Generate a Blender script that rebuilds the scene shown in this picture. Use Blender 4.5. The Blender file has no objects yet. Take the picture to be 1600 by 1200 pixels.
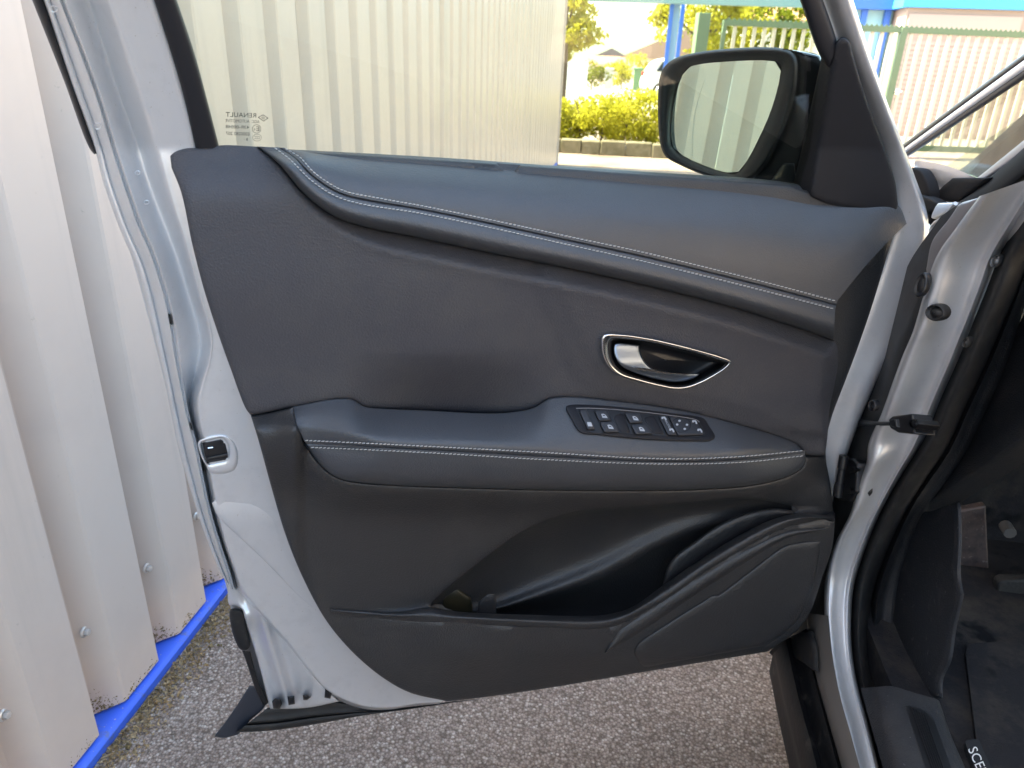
import bpy, math, random
import numpy as np
from mathutils import Vector, Matrix
from mathutils.geometry import delaunay_2d_cdt
random.seed(7); rng = np.random.default_rng(7)
S = bpy.context.scene
COL = S.collection

# ------------------------------------------------------------------ camera, sky, sun, exposure
W, H, F = 1600.0, 1200.0, 1155.0
PITCH, ROLL, AZ, EYE = map(math.radians, (24.0, 2.2, 8.0, 0.0))
CAM = np.array([0.0, 0.0, 1.40])
fw = np.array([-math.sin(AZ)*math.cos(PITCH), math.cos(AZ)*math.cos(PITCH), -math.sin(PITCH)])
r0 = np.array([math.cos(AZ), math.sin(AZ), 0.0]); u0 = np.cross(r0, fw)
RT = r0*math.cos(ROLL) + u0*math.sin(ROLL); UP = np.cross(RT, fw)
cam = bpy.data.cameras.new('camera'); camo = bpy.data.objects.new('camera', cam); COL.objects.link(camo)
camo.matrix_world = Matrix(((RT[0], UP[0], -fw[0], CAM[0]), (RT[1], UP[1], -fw[1], CAM[1]), (RT[2], UP[2], -fw[2], CAM[2]), (0, 0, 0, 1)))
cam.sensor_width = 36.0; cam.lens = 36.0*F/W; cam.clip_start = 0.02; cam.clip_end = 3000
cam.dof.use_dof = True; cam.dof.focus_distance = 1.15; cam.dof.aperture_fstop = 8.0
S.camera = camo
SUN_EL, SUN_AZ = math.radians(48), math.radians(-90)      # azimuth clockwise from +Y
sd = Vector((math.sin(SUN_AZ)*math.cos(SUN_EL), math.cos(SUN_AZ)*math.cos(SUN_EL), math.sin(SUN_EL)))
wd = bpy.data.worlds.new('World'); S.world = wd; wd.use_nodes = True
nt = wd.node_tree; bg = nt.nodes['Background']; sk = nt.nodes.new('ShaderNodeTexSky')
sk.sky_type = 'NISHITA'; sk.sun_disc = False; sk.sun_elevation = SUN_EL; sk.sun_rotation = SUN_AZ
sk.air_density = 1.0; sk.dust_density = 2.0; sk.ozone_density = 1.0
nt.links.new(sk.outputs[0], bg.inputs[0]); bg.inputs[1].default_value = 0.15
sl = bpy.data.lights.new('sun', 'SUN'); sl.energy = 4.0; sl.angle = math.radians(0.5); sl.color = (1.0, 0.95, 0.86)
so = bpy.data.objects.new('sun', sl); COL.objects.link(so); so.rotation_euler = sd.to_track_quat('Z', 'Y').to_euler(); so.location = (-8, 6, 12)
S.view_settings.view_transform = 'Standard'; S.view_settings.look = 'None'
S.view_settings.exposure = 3.0; S.view_settings.gamma = 1.0; S.view_settings.use_curve_mapping = False
S.view_settings.use_white_balance = True; S.view_settings.white_balance_temperature = 7500; S.view_settings.white_balance_tint = 5
S.cycles.max_bounces = 8; S.cycles.transparent_max_bounces = 12
S.cycles.use_denoising = True
S.cycles.sample_clamp_indirect = 6.0

# ------------------------------------------------------------------ photo point -> place
OA = math.radians(68.0)
DU = np.array([math.sin(OA), math.cos(OA), 0.0]); DN = np.array([math.cos(OA), -math.sin(OA), 0.0])   # door: along it, towards the driver
DD = 0.98                                                                                              # camera to the trim's face
def ray(p):
    p = np.asarray(p, float)
    return ((p[..., 0:1]-W/2)/F)*RT + (-(p[..., 1:2]-H/2)/F)*UP + fw
def onplane(p, p0, n):
    d = ray(p); t = np.dot(np.asarray(p0)-CAM, n)/(d@np.asarray(n)); return CAM + d*t[..., None]
def P(p, w=0.0):                                   # on the door, w metres proud of the trim's face
    d = ray(p); w = np.broadcast_to(np.asarray(w, float), d.shape[:-1]); t = (w-DD)/(d@DN); return CAM + d*t[..., None]
def PX(p, x): return onplane(p, (x, 0, 0), (1, 0, 0))
def PY(p, y): return onplane(p, (0, y, 0), (0, 1, 0))
def PZ(p, z): return onplane(p, (0, 0, z), (0, 0, 1))
def PD(p, d): return CAM + ray(p)*np.asarray(d, float)[..., None] if np.ndim(d) else CAM + ray(p)*d

# ------------------------------------------------------------------ curves and surfaces
def A(x): return np.asarray(x, float)
def cr(pts, n=8, closed=False):                    # smooth curve through points
    p = A(pts)
    if len(p) < 3: return np.linspace(p[0], p[-1], n+1)
    if closed: p = np.vstack([p[-2:], p, p[:3]])
    t = np.concatenate([[0], np.cumsum(np.maximum(np.linalg.norm(np.diff(p, axis=0), axis=1), 1e-9)**.6)])
    m = np.zeros_like(p)
    s = np.diff(p, axis=0)/np.diff(t)[:, None]
    h = np.diff(t)
    m[1:-1] = (s[:-1]*h[1:, None]+s[1:]*h[:-1, None])/(h[:-1]+h[1:])[:, None]
    m[0] = s[0]; m[-1] = s[-1]
    out = []
    for i in range(len(p)-1):
        u = np.linspace(0, 1, n, endpoint=False)[:, None]
        out.append((2*u**3-3*u**2+1)*p[i] + (u**3-2*u**2+u)*h[i]*m[i] + (-2*u**3+3*u**2)*p[i+1] + (u**3-u**2)*h[i]*m[i+1])
    if closed: return np.vstack(out[2:-2])[: (len(pts))*n]
    out.append(p[-1:]); return np.vstack(out)
def rs(p, n):                                      # n points evenly along a polyline
    p = A(p); l = np.concatenate([[0], np.cumsum(np.linalg.norm(np.diff(p, axis=0), axis=1))])
    q = np.linspace(0, l[-1], n); return np.stack([np.interp(q, l, p[:, k]) for k in range(p.shape[1])], 1)
def rail(pts, n, sm=True): return rs(cr(pts, 10) if sm and len(pts) > 2 else pts, n)
def segs(*ss):                                     # closed outline of smooth runs that meet in corners
    o = []
    for s in ss:
        c = cr(s, 8) if len(s) > 2 else A(s)
        o.append(c[:-1])
    return np.vstack(o)
def interpw(pts_w, n):
    t, w = zip(*pts_w); return np.interp(np.linspace(0, 1, n), t, w)
def loft(rails, sub=4, sharp=(), close_u=False):
    R = A(rails); m, n, _ = R.shape
    cuts = [0] + sorted(sharp) + [m-1]; V = []; Fc = []; base = 0
    for a, b in zip(cuts[:-1], cuts[1:]):
        if b == a: continue
        seg = R[a:b+1]
        if len(seg) > 2:
            rows = np.stack([cr(seg[:, j], sub) for j in range(n)], 1)
        else: rows = np.stack([seg[0]+(seg[1]-seg[0])*t for t in np.linspace(0, 1, max(2, sub//2+1))])
        k = len(rows); V.append(rows.reshape(-1, 3))
        for i in range(k-1):
            for j in range(n if close_u else n-1):
                j2 = (j+1) % n
                Fc.append((base+i*n+j, base+i*n+j2, base+(i+1)*n+j2, base+(i+1)*n+j))
        base += k*n
    return np.vstack(V), Fc
def inside(q, poly):
    x, y = q[:, 0], q[:, 1]; r = np.zeros(len(q), bool); j = len(poly)-1
    for i in range(len(poly)):
        xi, yi = poly[i]; xj, yj = poly[j]
        if yi != yj: r ^= ((yi > y) != (yj > y)) & (x < (xj-xi)*(y-yi)/(yj-yi)+xi)
        j = i
    return r
def dist(q, line, closed=True):
    q = A(q); a = A(line); b = np.roll(a, -1, 0) if closed else a[1:]
    a = a if closed else a[:-1]; d = np.full(len(q), 1e9); ab = b-a; l2 = np.maximum((ab**2).sum(1), 1e-12)
    for i in range(len(a)):
        t = np.clip(((q-a[i])@ab[i])/l2[i], 0, 1); d = np.minimum(d, np.hypot(*(q-a[i]-t[:, None]*ab[i]).T))
    return d
def smooth(x, a, b):
    t = np.clip((A(x)-a)/(b-a), 0, 1); return t*t*(3-2*t)
def even(poly, step):
    p = np.vstack([poly, poly[:1]]); l = np.concatenate([[0], np.cumsum(np.linalg.norm(np.diff(p, axis=0), axis=1))])
    keep = [0]
    for i in range(1, len(poly)):
        if l[i]-l[keep[-1]] > step*.45: keep.append(i)
    p = poly[keep]; out = []
    for i in range(len(p)):
        a, b = p[i], p[(i+1) % len(p)]; k = max(1, int(np.linalg.norm(b-a)/step))
        for t in range(k): out.append(a+(b-a)*t/k)
    return A(out)
def tri(outline, holes=(), step=8, rings=()):
    loops = [even(A(outline), step)] + [even(A(h), step) for h in holes]
    allb = np.vstack(loops)
    lo, hi = loops[0].min(0), loops[0].max(0)
    gx, gy = np.meshgrid(np.arange(lo[0], hi[0], step), np.arange(lo[1], hi[1], step)); gx = gx + (np.arange(gx.shape[0]) % 2)[:, None]*step*.5
    g = np.stack([gx.ravel(), gy.ravel()], 1)
    def ok(q, dm):
        k = inside(q, loops[0])
        for h in loops[1:]: k &= ~inside(q, h)
        q = q[k]; d = np.full(len(q), 1e9)
        for l in loops: d = np.minimum(d, dist(q, l))
        return q[d > dm]
    pts = [ok(g, step*.55 + (max(rings) if len(rings) else 0))]
    for l in loops:
        t = np.roll(l, -1, 0)-np.roll(l, 1, 0); nn = np.stack([-t[:, 1], t[:, 0]], 1)/np.maximum(np.linalg.norm(t, axis=1), 1e-9)[:, None]
        for r in rings:
            for sgn in (1, -1): pts.append(ok(l+nn*r*sgn, r*.9))
    inner = np.vstack(pts); vs = np.vstack([allb, inner]); ed = []; b = 0
    for l in loops:
        ed += [(b+i, b+(i+1) % len(l)) for i in range(len(l))]; b += len(l)
    v2, _, f2, *_ = delaunay_2d_cdt([Vector(v) for v in vs], ed, [], 0, 1e-5)
    v2 = A([tuple(v) for v in v2]); f2 = [tuple(f) for f in f2]
    c = A([v2[list(f)].mean(0) for f in f2]); k = inside(c, loops[0])
    for h in loops[1:]: k &= ~inside(c, h)
    return v2, [f for f, q in zip(f2, k) if q], loops
def boundary(F_):
    e = {}
    for f in F_:
        for a, b in zip(f, f[1:]+f[:1]): e[(a, b)] = 1
    return [(a, b) for (a, b) in e if (b, a) not in e]
def lift(outline, wfun, place=P, holes=(), step=8, round_px=0, round_m=None, skirt=None):
    rings = [round_px*.12, round_px*.35, round_px*.7] if round_px else []
    v2, F_, loops = tri(outline, holes, step, rings)
    w = np.broadcast_to(A(wfun(v2) if callable(wfun) else wfun), (len(v2),)).copy()
    if round_px:
        d = np.full(len(v2), 1e9)
        for l in loops: d = np.minimum(d, dist(v2, l))
        q = np.clip(1-d/round_px, 0, 1); w -= (round_m or round_px*.001)*(1-np.sqrt(np.maximum(1-q*q, 0)))
    V = place(v2, w)
    # wind towards the eye
    a, b, c = (V[[f[k] for f in F_]] for k in range(3))
    if (np.cross(b-a, c-a)*(CAM-a)).sum() < 0: F_ = [f[::-1] for f in F_]
    if skirt is not None:
        be = boundary(F_); idx = sorted({i for e in be for i in e}); mp = {i: len(V)+k for k, i in enumerate(idx)}
        V = np.vstack([V, place(v2[idx], np.minimum(np.full(len(idx), skirt), w[idx]-.001))])
        F_ = F_ + [(b, a, mp[a], mp[b]) for a, b in be]
    return V, F_
def face_eye(V, F_):
    a = A([V[f[0]] for f in F_]); b = A([V[f[1]] for f in F_]); c = A([V[f[2]] for f in F_])
    return F_ if (np.cross(b-a, c-a)*(CAM-a)).sum() > 0 else [f[::-1] for f in F_]
def tube(path, r, k=8, caps=True):
    p = A(path); n = len(p); r = np.broadcast_to(A(r), (n,)); t = np.gradient(p, axis=0); t /= np.linalg.norm(t, axis=1)[:, None]
    ref = np.array([0, 0, 1.]) if abs(t[0][2]) < .9 else np.array([1., 0, 0]); V = []
    a = np.cross(t[0], ref); a /= np.linalg.norm(a)
    for i in range(n):
        a = a-t[i]*(a@t[i]); a /= np.linalg.norm(a); b = np.cross(t[i], a)
        for j in range(k):
            th = 2*math.pi*j/k; V.append(p[i]+r[i]*(math.cos(th)*a+math.sin(th)*b))
    F_ = [(i*k+j, i*k+(j+1) % k, (i+1)*k+(j+1) % k, (i+1)*k+j) for i in range(n-1) for j in range(k)]
    if caps: F_ += [tuple(range(k))[::-1], tuple(range((n-1)*k, n*k))]
    return A(V), F_
def box(lo, hi, R=None, c=None):
    x0, y0, z0 = lo; x1, y1, z1 = hi
    V = A([(x, y, z) for x in (x0, x1) for y in (y0, y1) for z in (z0, z1)])
    if R is not None: V = V@np.asarray(R).T + np.asarray(c)
    return V, [(0, 1, 3, 2), (4, 6, 7, 5), (0, 4, 5, 1), (2, 3, 7, 6), (0, 2, 6, 4), (1, 5, 7, 3)]
def prism(quad3, depth_vec):                        # polygon in space with a thickness
    q = A(quad3); n = len(q); V = np.vstack([q, q+A(depth_vec)])
    return V, [tuple(range(n)), tuple(range(2*n-1, n-1, -1))] + [(i, i+n, (i+1) % n+n, (i+1) % n) for i in range(n)]
def join(*ch):
    V = []; F_ = []; b = 0
    for v, f in ch:
        V.append(A(v)); F_ += [tuple(i+b for i in q) for q in f]; b += len(v)
    return np.vstack(V), F_

# ------------------------------------------------------------------ objects
ORG = {}
def tag(o, label=None, cat=None, group=None, kind=None):
    for k, v in (('label', label), ('category', cat), ('group', group), ('kind', kind)):
        if v: o[k] = v
    return o
def empty(name, loc, parent=None):
    o = bpy.data.objects.new(name, None); COL.objects.link(o); o.empty_display_size = .1
    if parent is None: o.location = loc; ORG[o] = A(loc)
    else: o.parent = parent; ORG[o] = ORG[parent]
    return o
def mk(name, chunks, mats, parent=None, flat=False, loc=None, bevel=0, angle=40):
    """chunks: (V, F) or (V, F, material index); vertices in world metres."""
    if isinstance(chunks, tuple): chunks = [chunks]
    if not isinstance(mats, (list, tuple)): mats = [mats]
    V = []; F_ = []; mi = []; b = 0
    for c in chunks:
        v, f = c[0], c[1]; V.append(A(v)); F_ += [tuple(int(i)+b for i in q) for q in f]; mi += [c[2] if len(c) > 2 else 0]*len(f); b += len(v)
    V = np.vstack(V)
    if parent is not None: org = ORG[parent]
    else: org = A(loc) if loc is not None else np.array([V[:, 0].mean(), V[:, 1].mean(), V[:, 2].min()])
    me = bpy.data.meshes.new(name); me.from_pydata((V-org).tolist(), [], F_)
    for m in mats: me.materials.append(m)
    me.polygons.foreach_set('material_index', mi)
    if not flat:
        me.polygons.foreach_set('use_smooth', [True]*len(F_))
        me.set_sharp_from_angle(angle=math.radians(angle))
    me.update()
    o = bpy.data.objects.new(name, me); COL.objects.link(o)
    if parent is not None: o.parent = parent
    else: o.location = org
    ORG[o] = org
    if bevel:
        bm = o.modifiers.new('bevel', 'BEVEL'); bm.width = bevel; bm.segments = 2; bm.limit_method = 'ANGLE'; bm.angle_limit = math.radians(35)
    return o
_tx = {}
def text2d(body):
    if body in _tx: return _tx[body]
    cu = bpy.data.curves.new('lettering', 'FONT'); cu.body = body; cu.resolution_u = 3
    o = bpy.data.objects.new('lettering', cu); COL.objects.link(o)
    dg = bpy.context.evaluated_depsgraph_get(); dg.update()
    me = bpy.data.meshes.new_from_object(o.evaluated_get(dg))
    v = A([(q.co.x, q.co.y) for q in me.vertices]); f = [tuple(p.vertices) for p in me.polygons]
    bpy.data.objects.remove(o); bpy.data.curves.remove(cu); bpy.data.meshes.remove(me)
    v = v-v.min(0); _tx[body] = (v, f); return v, f

# ------------------------------------------------------------------ materials
def mat(name, col, rough=.5, metal=0., spec=.5, bump=None, coat=0., var=None, trans=0., ior=1.45, emit=None, crough=.08):
    """bump: list of (kind, scale, strength, distance); var: (scale, amount, colour2)"""
    m = bpy.data.materials.new(name); m.use_nodes = True; t = m.node_tree; n = t.nodes; b = n['Principled BSDF']
    b.inputs['Base Color'].default_value = (*col, 1); b.inputs['Roughness'].default_value = rough; b.inputs['Metallic'].default_value = metal
    b.inputs['Specular IOR Level'].default_value = spec; b.inputs['Coat Weight'].default_value = coat; b.inputs['Coat Roughness'].default_value = crough
    b.inputs['IOR'].default_value = ior
    if trans: b.inputs['Transmission Weight'].default_value = trans
    if emit: b.inputs['Emission Color'].default_value = (*col, 1); b.inputs['Emission Strength'].default_value = emit
    tc = n.new('ShaderNodeTexCoord')
    if var:
        for (sc, lo, hi, c2, det, *sq) in var:
            ns = n.new('ShaderNodeTexNoise'); ns.inputs['Scale'].default_value = sc; ns.inputs['Detail'].default_value = det; ns.inputs['Roughness'].default_value = .65
            if sq:
                mp = n.new('ShaderNodeMapping'); mp.inputs['Scale'].default_value = sq[0]; t.links.new(tc.outputs['Object'], mp.inputs['Vector']); t.links.new(mp.outputs[0], ns.inputs['Vector'])
            else: t.links.new(tc.outputs['Object'], ns.inputs['Vector'])
            mr = n.new('ShaderNodeMapRange'); mr.inputs['From Min'].default_value = lo; mr.inputs['From Max'].default_value = hi
            t.links.new(ns.outputs['Fac'], mr.inputs['Value'])
            mx = n.new('ShaderNodeMix'); mx.data_type = 'RGBA'; mx.inputs[7].default_value = (*c2, 1)
            t.links.new(mr.outputs[0], mx.inputs[0])
            if b.inputs['Base Color'].links: t.links.new(b.inputs['Base Color'].links[0].from_socket, mx.inputs[6])
            else: mx.inputs[6].default_value = (*col, 1)
            t.links.new(mx.outputs[2], b.inputs['Base Color'])
    prev = None
    for (kind, sc, st, ds) in (bump or []):
        if kind == 'vor':
            tx = n.new('ShaderNodeTexVoronoi'); tx.feature = 'SMOOTH_F1'; tx.inputs['Scale'].default_value = sc; tx.inputs['Smoothness'].default_value = .4; out = tx.outputs['Distance']
        else:
            tx = n.new('ShaderNodeTexNoise'); tx.inputs['Scale'].default_value = sc; tx.inputs['Detail'].default_value = 3; out = tx.outputs['Fac']
        t.links.new(tc.outputs['Object'], tx.inputs['Vector'])
        bp = n.new('ShaderNodeBump'); bp.inputs['Strength'].default_value = st; bp.inputs['Distance'].default_value = ds
        t.links.new(out, bp.inputs['Height'])
        if prev: t.links.new(prev.outputs[0], bp.inputs['Normal'])
        prev = bp
    if prev: t.links.new(prev.outputs[0], b.inputs['Normal'])
    return m
GR = [('vor', 390, .62, .0010), ('noise', 110, .15, .0012)]
M = dict(
    trim=mat('grained_plastic', (.043, .0425, .050), .60, spec=.6, bump=GR, var=[(9, .45, .8, (.058, .056, .058), 4), (420, .62, .75, (.07, .068, .07), 2)]),
    lower=mat('hard_plastic', (.0215, .0215, .0232), .48, spec=.75, bump=GR, var=[(7, .5, .8, (.036, .034, .033), 5)]),
    leather=mat('soft_leatherette', (.043, .0465, .054), .52, spec=.8, coat=.15, crough=.45, bump=[('vor', 430, .5, .0008), ('noise', 90, .12, .0014)], var=[(6, .45, .85, (.05, .056, .068), 3)]),
    thread=mat('pale_thread', (.44, .44, .43), .7),
    black=mat('black_plastic', (.012, .012, .014), .38, spec=.5, bump=[('noise', 500, .08, .0005)]),
    satin=mat('satin_black', (.013, .013, .016), .55, spec=.3, bump=[('noise', 900, .1, .0004)]),
    rubber=mat('rubber', (.012, .012, .013), .62, bump=[('noise', 300, .2, .0006)], var=[(40, .5, .8, (.035, .033, .03), 4)]),
    silver=mat('silver_paint', (.64, .645, .66), .34, metal=.5, coat=.35, bump=[('noise', 25, .03, .002)], var=[(35, .5, .75, (.59, .595, .61), 5), (300, .71, .74, (.45, .43, .40), 2)]),
    chrome=mat('satin_chrome', (.72, .74, .76), .2, metal=1.),
    lever=mat('dark_satin_chrome', (.25, .30, .37), .36, metal=1.),
    deep=mat('deep_black_rubber', (.004, .004, .005), .7, spec=.15),
    keys=mat('switch_grey', (.026, .028, .034), .45, spec=.5),
    icon=mat('switch_marking', (.36, .38, .41), .6),
    mirror=mat('mirror_silver', (.86, .9, .88), .015, metal=1.),
    ink=mat('glass_marking', (.03, .035, .04), .6),
)
# ------------------------------------------------------------------ THE CAR: door trim
car = tag(empty('parked_car', (1.35, 1.0, 0)), 'silver car with its grey leather trimmed front door swung open', 'car')
TRIM_L = [(265, 245), (268, 262), (283, 300), (300, 380), (318, 450), (337, 510), (360, 575), (385, 640), (403, 685), (425, 765), (446, 835), (472, 900), (510, 970), (552, 1020), (600, 1060), (640, 1082), (700, 1096)]
TRIM_B = [(700, 1096), (760, 1089), (850, 1076), (1000, 1051), (1200, 1018)]
TRIM_BR = [(1200, 1018), (1245, 985), (1264, 960), (1285, 900), (1300, 855), (1305, 802)]
TRIM_R = [(1305, 802), (1297, 740), (1294, 693), (1303, 653), (1323, 600), (1343, 547), (1367, 477), (1390, 400), (1400, 368)]
TRIM_T = [(1240, 286), (1000, 268), (700, 247), (420, 231), (345, 228)]
PAD_LOW = [(403, 229), (437, 257), (469, 296), (494, 319), (527, 340), (562, 352), (656, 371), (750, 391), (900, 421), (1000, 443), (1147, 480), (1230, 506), (1303, 531)]
ARM_BACK = [(458, 636), (525, 624), (550, 625), (569, 636), (594, 639), (662, 642), (787, 646), (834, 638), (858, 624), (885, 621), (950, 626), (1060, 641), (1150, 663), (1220, 684), (1248, 697), (1258, 711)]
ARM_FRONT = [(464, 664), (600, 683), (750, 690), (850, 694), (1000, 702), (1100, 704), (1200, 701), (1258, 707)]
ARM_BOT = [(476, 694), (495, 720), (511, 736), (532, 748), (556, 753), (620, 758), (700, 761), (850, 765), (1000, 766), (1100, 764), (1180, 757), (1235, 742), (1256, 727), (1259, 713)]
ARM_LEFT = [(458, 636), (463, 660), (469, 678), (476, 694)]

hx = lambda pts: A([(920+a/6.667, 500+b/6.667) for a, b in pts])
HB_O = hx([(125, 190), (140, 160), (175, 142), (330, 145), (600, 180), (900, 245), (1200, 325), (1400, 385), (1478, 420), (1488, 440), (1440, 492), (1300, 590), (1150, 670), (1020, 715), (900, 722), (750, 697), (500, 635), (320, 578), (215, 505), (150, 400), (125, 290)])
HOLE_H = A([1040, 562])+(cr(HB_O, 3, True)-A([1040, 562]))*.95
POCK_T = [(673, 946), (690, 928), (719, 904), (771, 863), (803, 840), (837, 821), (894, 802), (940, 796), (990, 793), (1060, 788), (1121, 782), (1180, 780), (1237, 790)]
LIP_IN = [(673, 946), (701, 955), (760, 959), (815, 961), (924, 963), (959, 959), (990, 948), (1034, 917), (1077, 887), (1121, 858), (1165, 832), (1200, 815), (1237, 804)]
HOLE_P = segs(POCK_T, [(1237, 790), (1237, 804)], LIP_IN[::-1])
# carcass: dark board behind everything, shows in the joints and at the hinge end
car_out = segs(TRIM_L, TRIM_B, TRIM_BR, TRIM_R, [(1400, 368), (1404, 345), (1398, 322)], [(1398, 322), (1290, 302), (1240, 288)], TRIM_T, [(345, 228), (300, 231), (265, 245)])
cen = A([800, 640])
trim = mk('door_trim', lift(cen+(car_out-cen)*.992, lambda p: -.022-.010*smooth(p[:, 1], 420, 240)-.05*(np.clip(1-((p[:, 0]-702)/200)**2, 0, 1)*smooth(p[:, 1], 470, 600)*smooth(p[:, 1], 720, 660)), holes=[HOLE_H, HOLE_P], step=22, round_px=8, skirt=-.05), M['lower'], car)

# middle panel
fold_c = A([(1306, 540), (1287, 565), (1281, 640), (1289, 712)])
pad_c = cr(PAD_LOW, 8); armb_c = cr(ARM_BACK, 6)
hump_c = cr([(850, 440), (868, 480), (884, 515), (897, 552), (925, 590), (962, 609), (1022, 624), (1100, 640), (1200, 668)], 6)
hump_poly = np.vstack([hump_c, [(1400, 700), (1400, 400), (850, 400)]])
def w_mid(p):
    x, y = p[:, 0], p[:, 1]
    w = .002+.008*smooth(y, 620, 420)
    d = dist(p, pad_c, False); under = (x > 400)
    bw = .12+.88*smooth(x, 415, 640)
    w = w - np.where(under, .024*bw*np.clip(1-d/(27*bw), 0, 1)**.85, 0)
    w += np.where(under, .0015*bw*np.exp(-((d-30*bw)/(10*bw))**2), 0)
    w -= .038*smooth(y, 345, 222)**2*smooth(x, 540, 400)                       # shoulder at the top edge
    dh = dist(p, hump_c, False); ins = inside(p, hump_poly)
    w += .007*np.where(ins, .5+.5*smooth(dh, 0, 26), .5-.5*smooth(dh, 0, 26))
    cup = np.clip(1-((x-702)/170)**2, 0, 1)**1.5*smooth(y, 545, 650)
    w -= .038*cup
    rx = np.interp(y, fold_c[:, 1], fold_c[:, 0])
    w -= .022*smooth(x-rx, -2, 20)*(y > 530)
    w -= .004*smooth(x, 300, 270)
    return w
mid_out = segs([(392, 649), (458, 636), (525, 624)], ARM_BACK[1:], [(1258, 711), (1289, 712)], [(1289, 712), (1293, 680), (1296, 640), (1304, 600), (1310, 560), (1308, 541)], [(1308, 541), (1303, 531)], PAD_LOW[::-1], [(403, 229), (345, 227), (325, 231), (290, 232), (272, 238), (264, 246)], TRIM_L[1:8]+[(392, 649)])
mk('middle_panel', lift(mid_out, w_mid, holes=[HOLE_H], step=7, round_px=7, round_m=.006, skirt=-.03), M['trim'], trim, angle=70)

# upper pad with its roll and two stitched seams
ST_U = [(444, 231), (469, 246), (487, 266), (509, 283), (537, 298), (594, 310), (656, 321), (750, 340), (900, 372), (1000, 393), (1100, 417), (1200, 442), (1308, 471)]
ST_L = [(428, 230), (453, 249), (481, 277), (506, 296), (531, 309), (562, 318), (656, 333), (750, 352), (900, 385), (1000, 407), (1100, 431), (1200, 456), (1305, 483)]
ST_M = [((a[0]+b[0])/2, (a[1]+b[1])/2) for a, b in zip(ST_U, ST_L)]
TOP = [(446, 233), (560, 239), (700, 247), (850, 258), (1000, 268), (1240, 287), (1300, 303), (1360, 313), (1402, 321), (1416, 350)]
N = 150
def mixc(a, b, t): a, b = rail(a, N), rail(b, N); return a+(b-a)*t
top = rail(TOP, N); su = rail(ST_U, N); sm_ = rail(ST_M, N); sl_ = rail(ST_L, N); lo = rail(PAD_LOW, N)
tt = np.linspace(0, 1, N)
bow = A([0, 10])*np.sin(np.clip((tt-.75)/.25, 0, 1)*math.pi*.5)[:, None]
def between(a, b, t): return a+(b-a)*t - bow*math.sin(math.pi*t)*.6
fade = smooth(tt, 0, .055); rend = smooth(tt, .80, 1.)
rl = [P(top+A([0, 2]), -.085+.02*rend), P(top, -.062+.036*rend), P(between(top, su, .04)+A([0, 3])*(1-rend[:, None]), -.046+.028*rend), P(between(top, su, .22), -.024+.016*rend), P(between(top, su, .6), -.02+.030*fade+.004*rend), P(between(top, su, .93), -.02+.042*fade),
      P(su, -.021+.044*fade), P(sm_+(su-sm_)*.25, -.0215+.0455*fade), P(sm_, -.0245+.0455*fade), P(sm_+(sl_-sm_)*.25, -.0215+.047*fade), P(sl_, -.021+.0485*fade),
      P(sl_+(lo-sl_)*.3, -.021+.054*fade), P(sl_+(lo-sl_)*.6, -.022+.056*fade), P(sl_+(lo-sl_)*.88, -.024+.045*fade), P(lo, -.026+.024*fade), P(lo, -.04)]
v, f = loft(rl, 4); f = face_eye(v, f)
# end cap at the hinge side
endi = [i*N+N-1 for i in range(len(v)//N)]
ev = v[endi]; back = ev - DN*.03
cap = (np.vstack([ev, back]), [(i, i+1, len(ev)+i+1, len(ev)+i) for i in range(len(ev)-1)])
mk('upper_pad', [(v, f), (cap[0], cap[1])], M['leather'], trim, angle=75)

def stitches(c, w, pitch=6.4, duty=.68, r=.00085, seed=1):
    c = rs(cr(c, 10), 800); L = np.concatenate([[0], np.cumsum(np.linalg.norm(np.diff(c, axis=0), axis=1))]); ch = []; rr = random.Random(seed)
    s = 2.
    wv = np.broadcast_to(A(w), (800,))
    while s+pitch < L[-1]:
        a = [s, s+pitch*duty*.5, s+pitch*duty]
        pp = A([[np.interp(q, L, c[:, 0]), np.interp(q, L, c[:, 1])] for q in a]); ww = A([np.interp(q, L, wv) for q in a])
        pp += A([[0, .45], [0, 0], [0, -.45]])
        p3 = P(pp, ww+A([.0001, .0012, .0001])+rr.uniform(-.0002, .0002))
        ch.append(tube(p3, [r*.8, r, r*.8], 5)); s += pitch*rr.uniform(.95, 1.05)
    return join(*ch)
t8 = np.linspace(0, 1, 800); fd8 = smooth(t8, 0, .055)
o = mk('pad_stitching', join(stitches(ST_U, -.021+.0445*fd8), stitches(ST_L, -.021+.049*fd8, seed=2)), M['thread'], trim); o['kind'] = 'stuff'

# ledge beside the armrest's left end, then the armrest
NA = 130; ta = np.linspace(0, 1, NA)
ab = rail(ARM_BACK, NA); af = rail(ARM_FRONT, NA); abo = rail(ARM_BOT, NA)
SAU = [(475, 688), (560, 692), (700, 699), (850, 707), (1006, 716), (1069, 717), (1162, 713), (1257, 704)]
SAL = [(484, 699), (560, 702), (700, 709), (850, 718), (1037, 725), (1162, 722), (1258, 712)]
sau = rail(SAU, NA); sal = rail(SAL, NA); sam = (sau+sal)/2
prof = .45+.55*smooth(ta, 0, .16); prof = prof*(.25+.75*(1-smooth(ta, .86, 1.0)))
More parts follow.
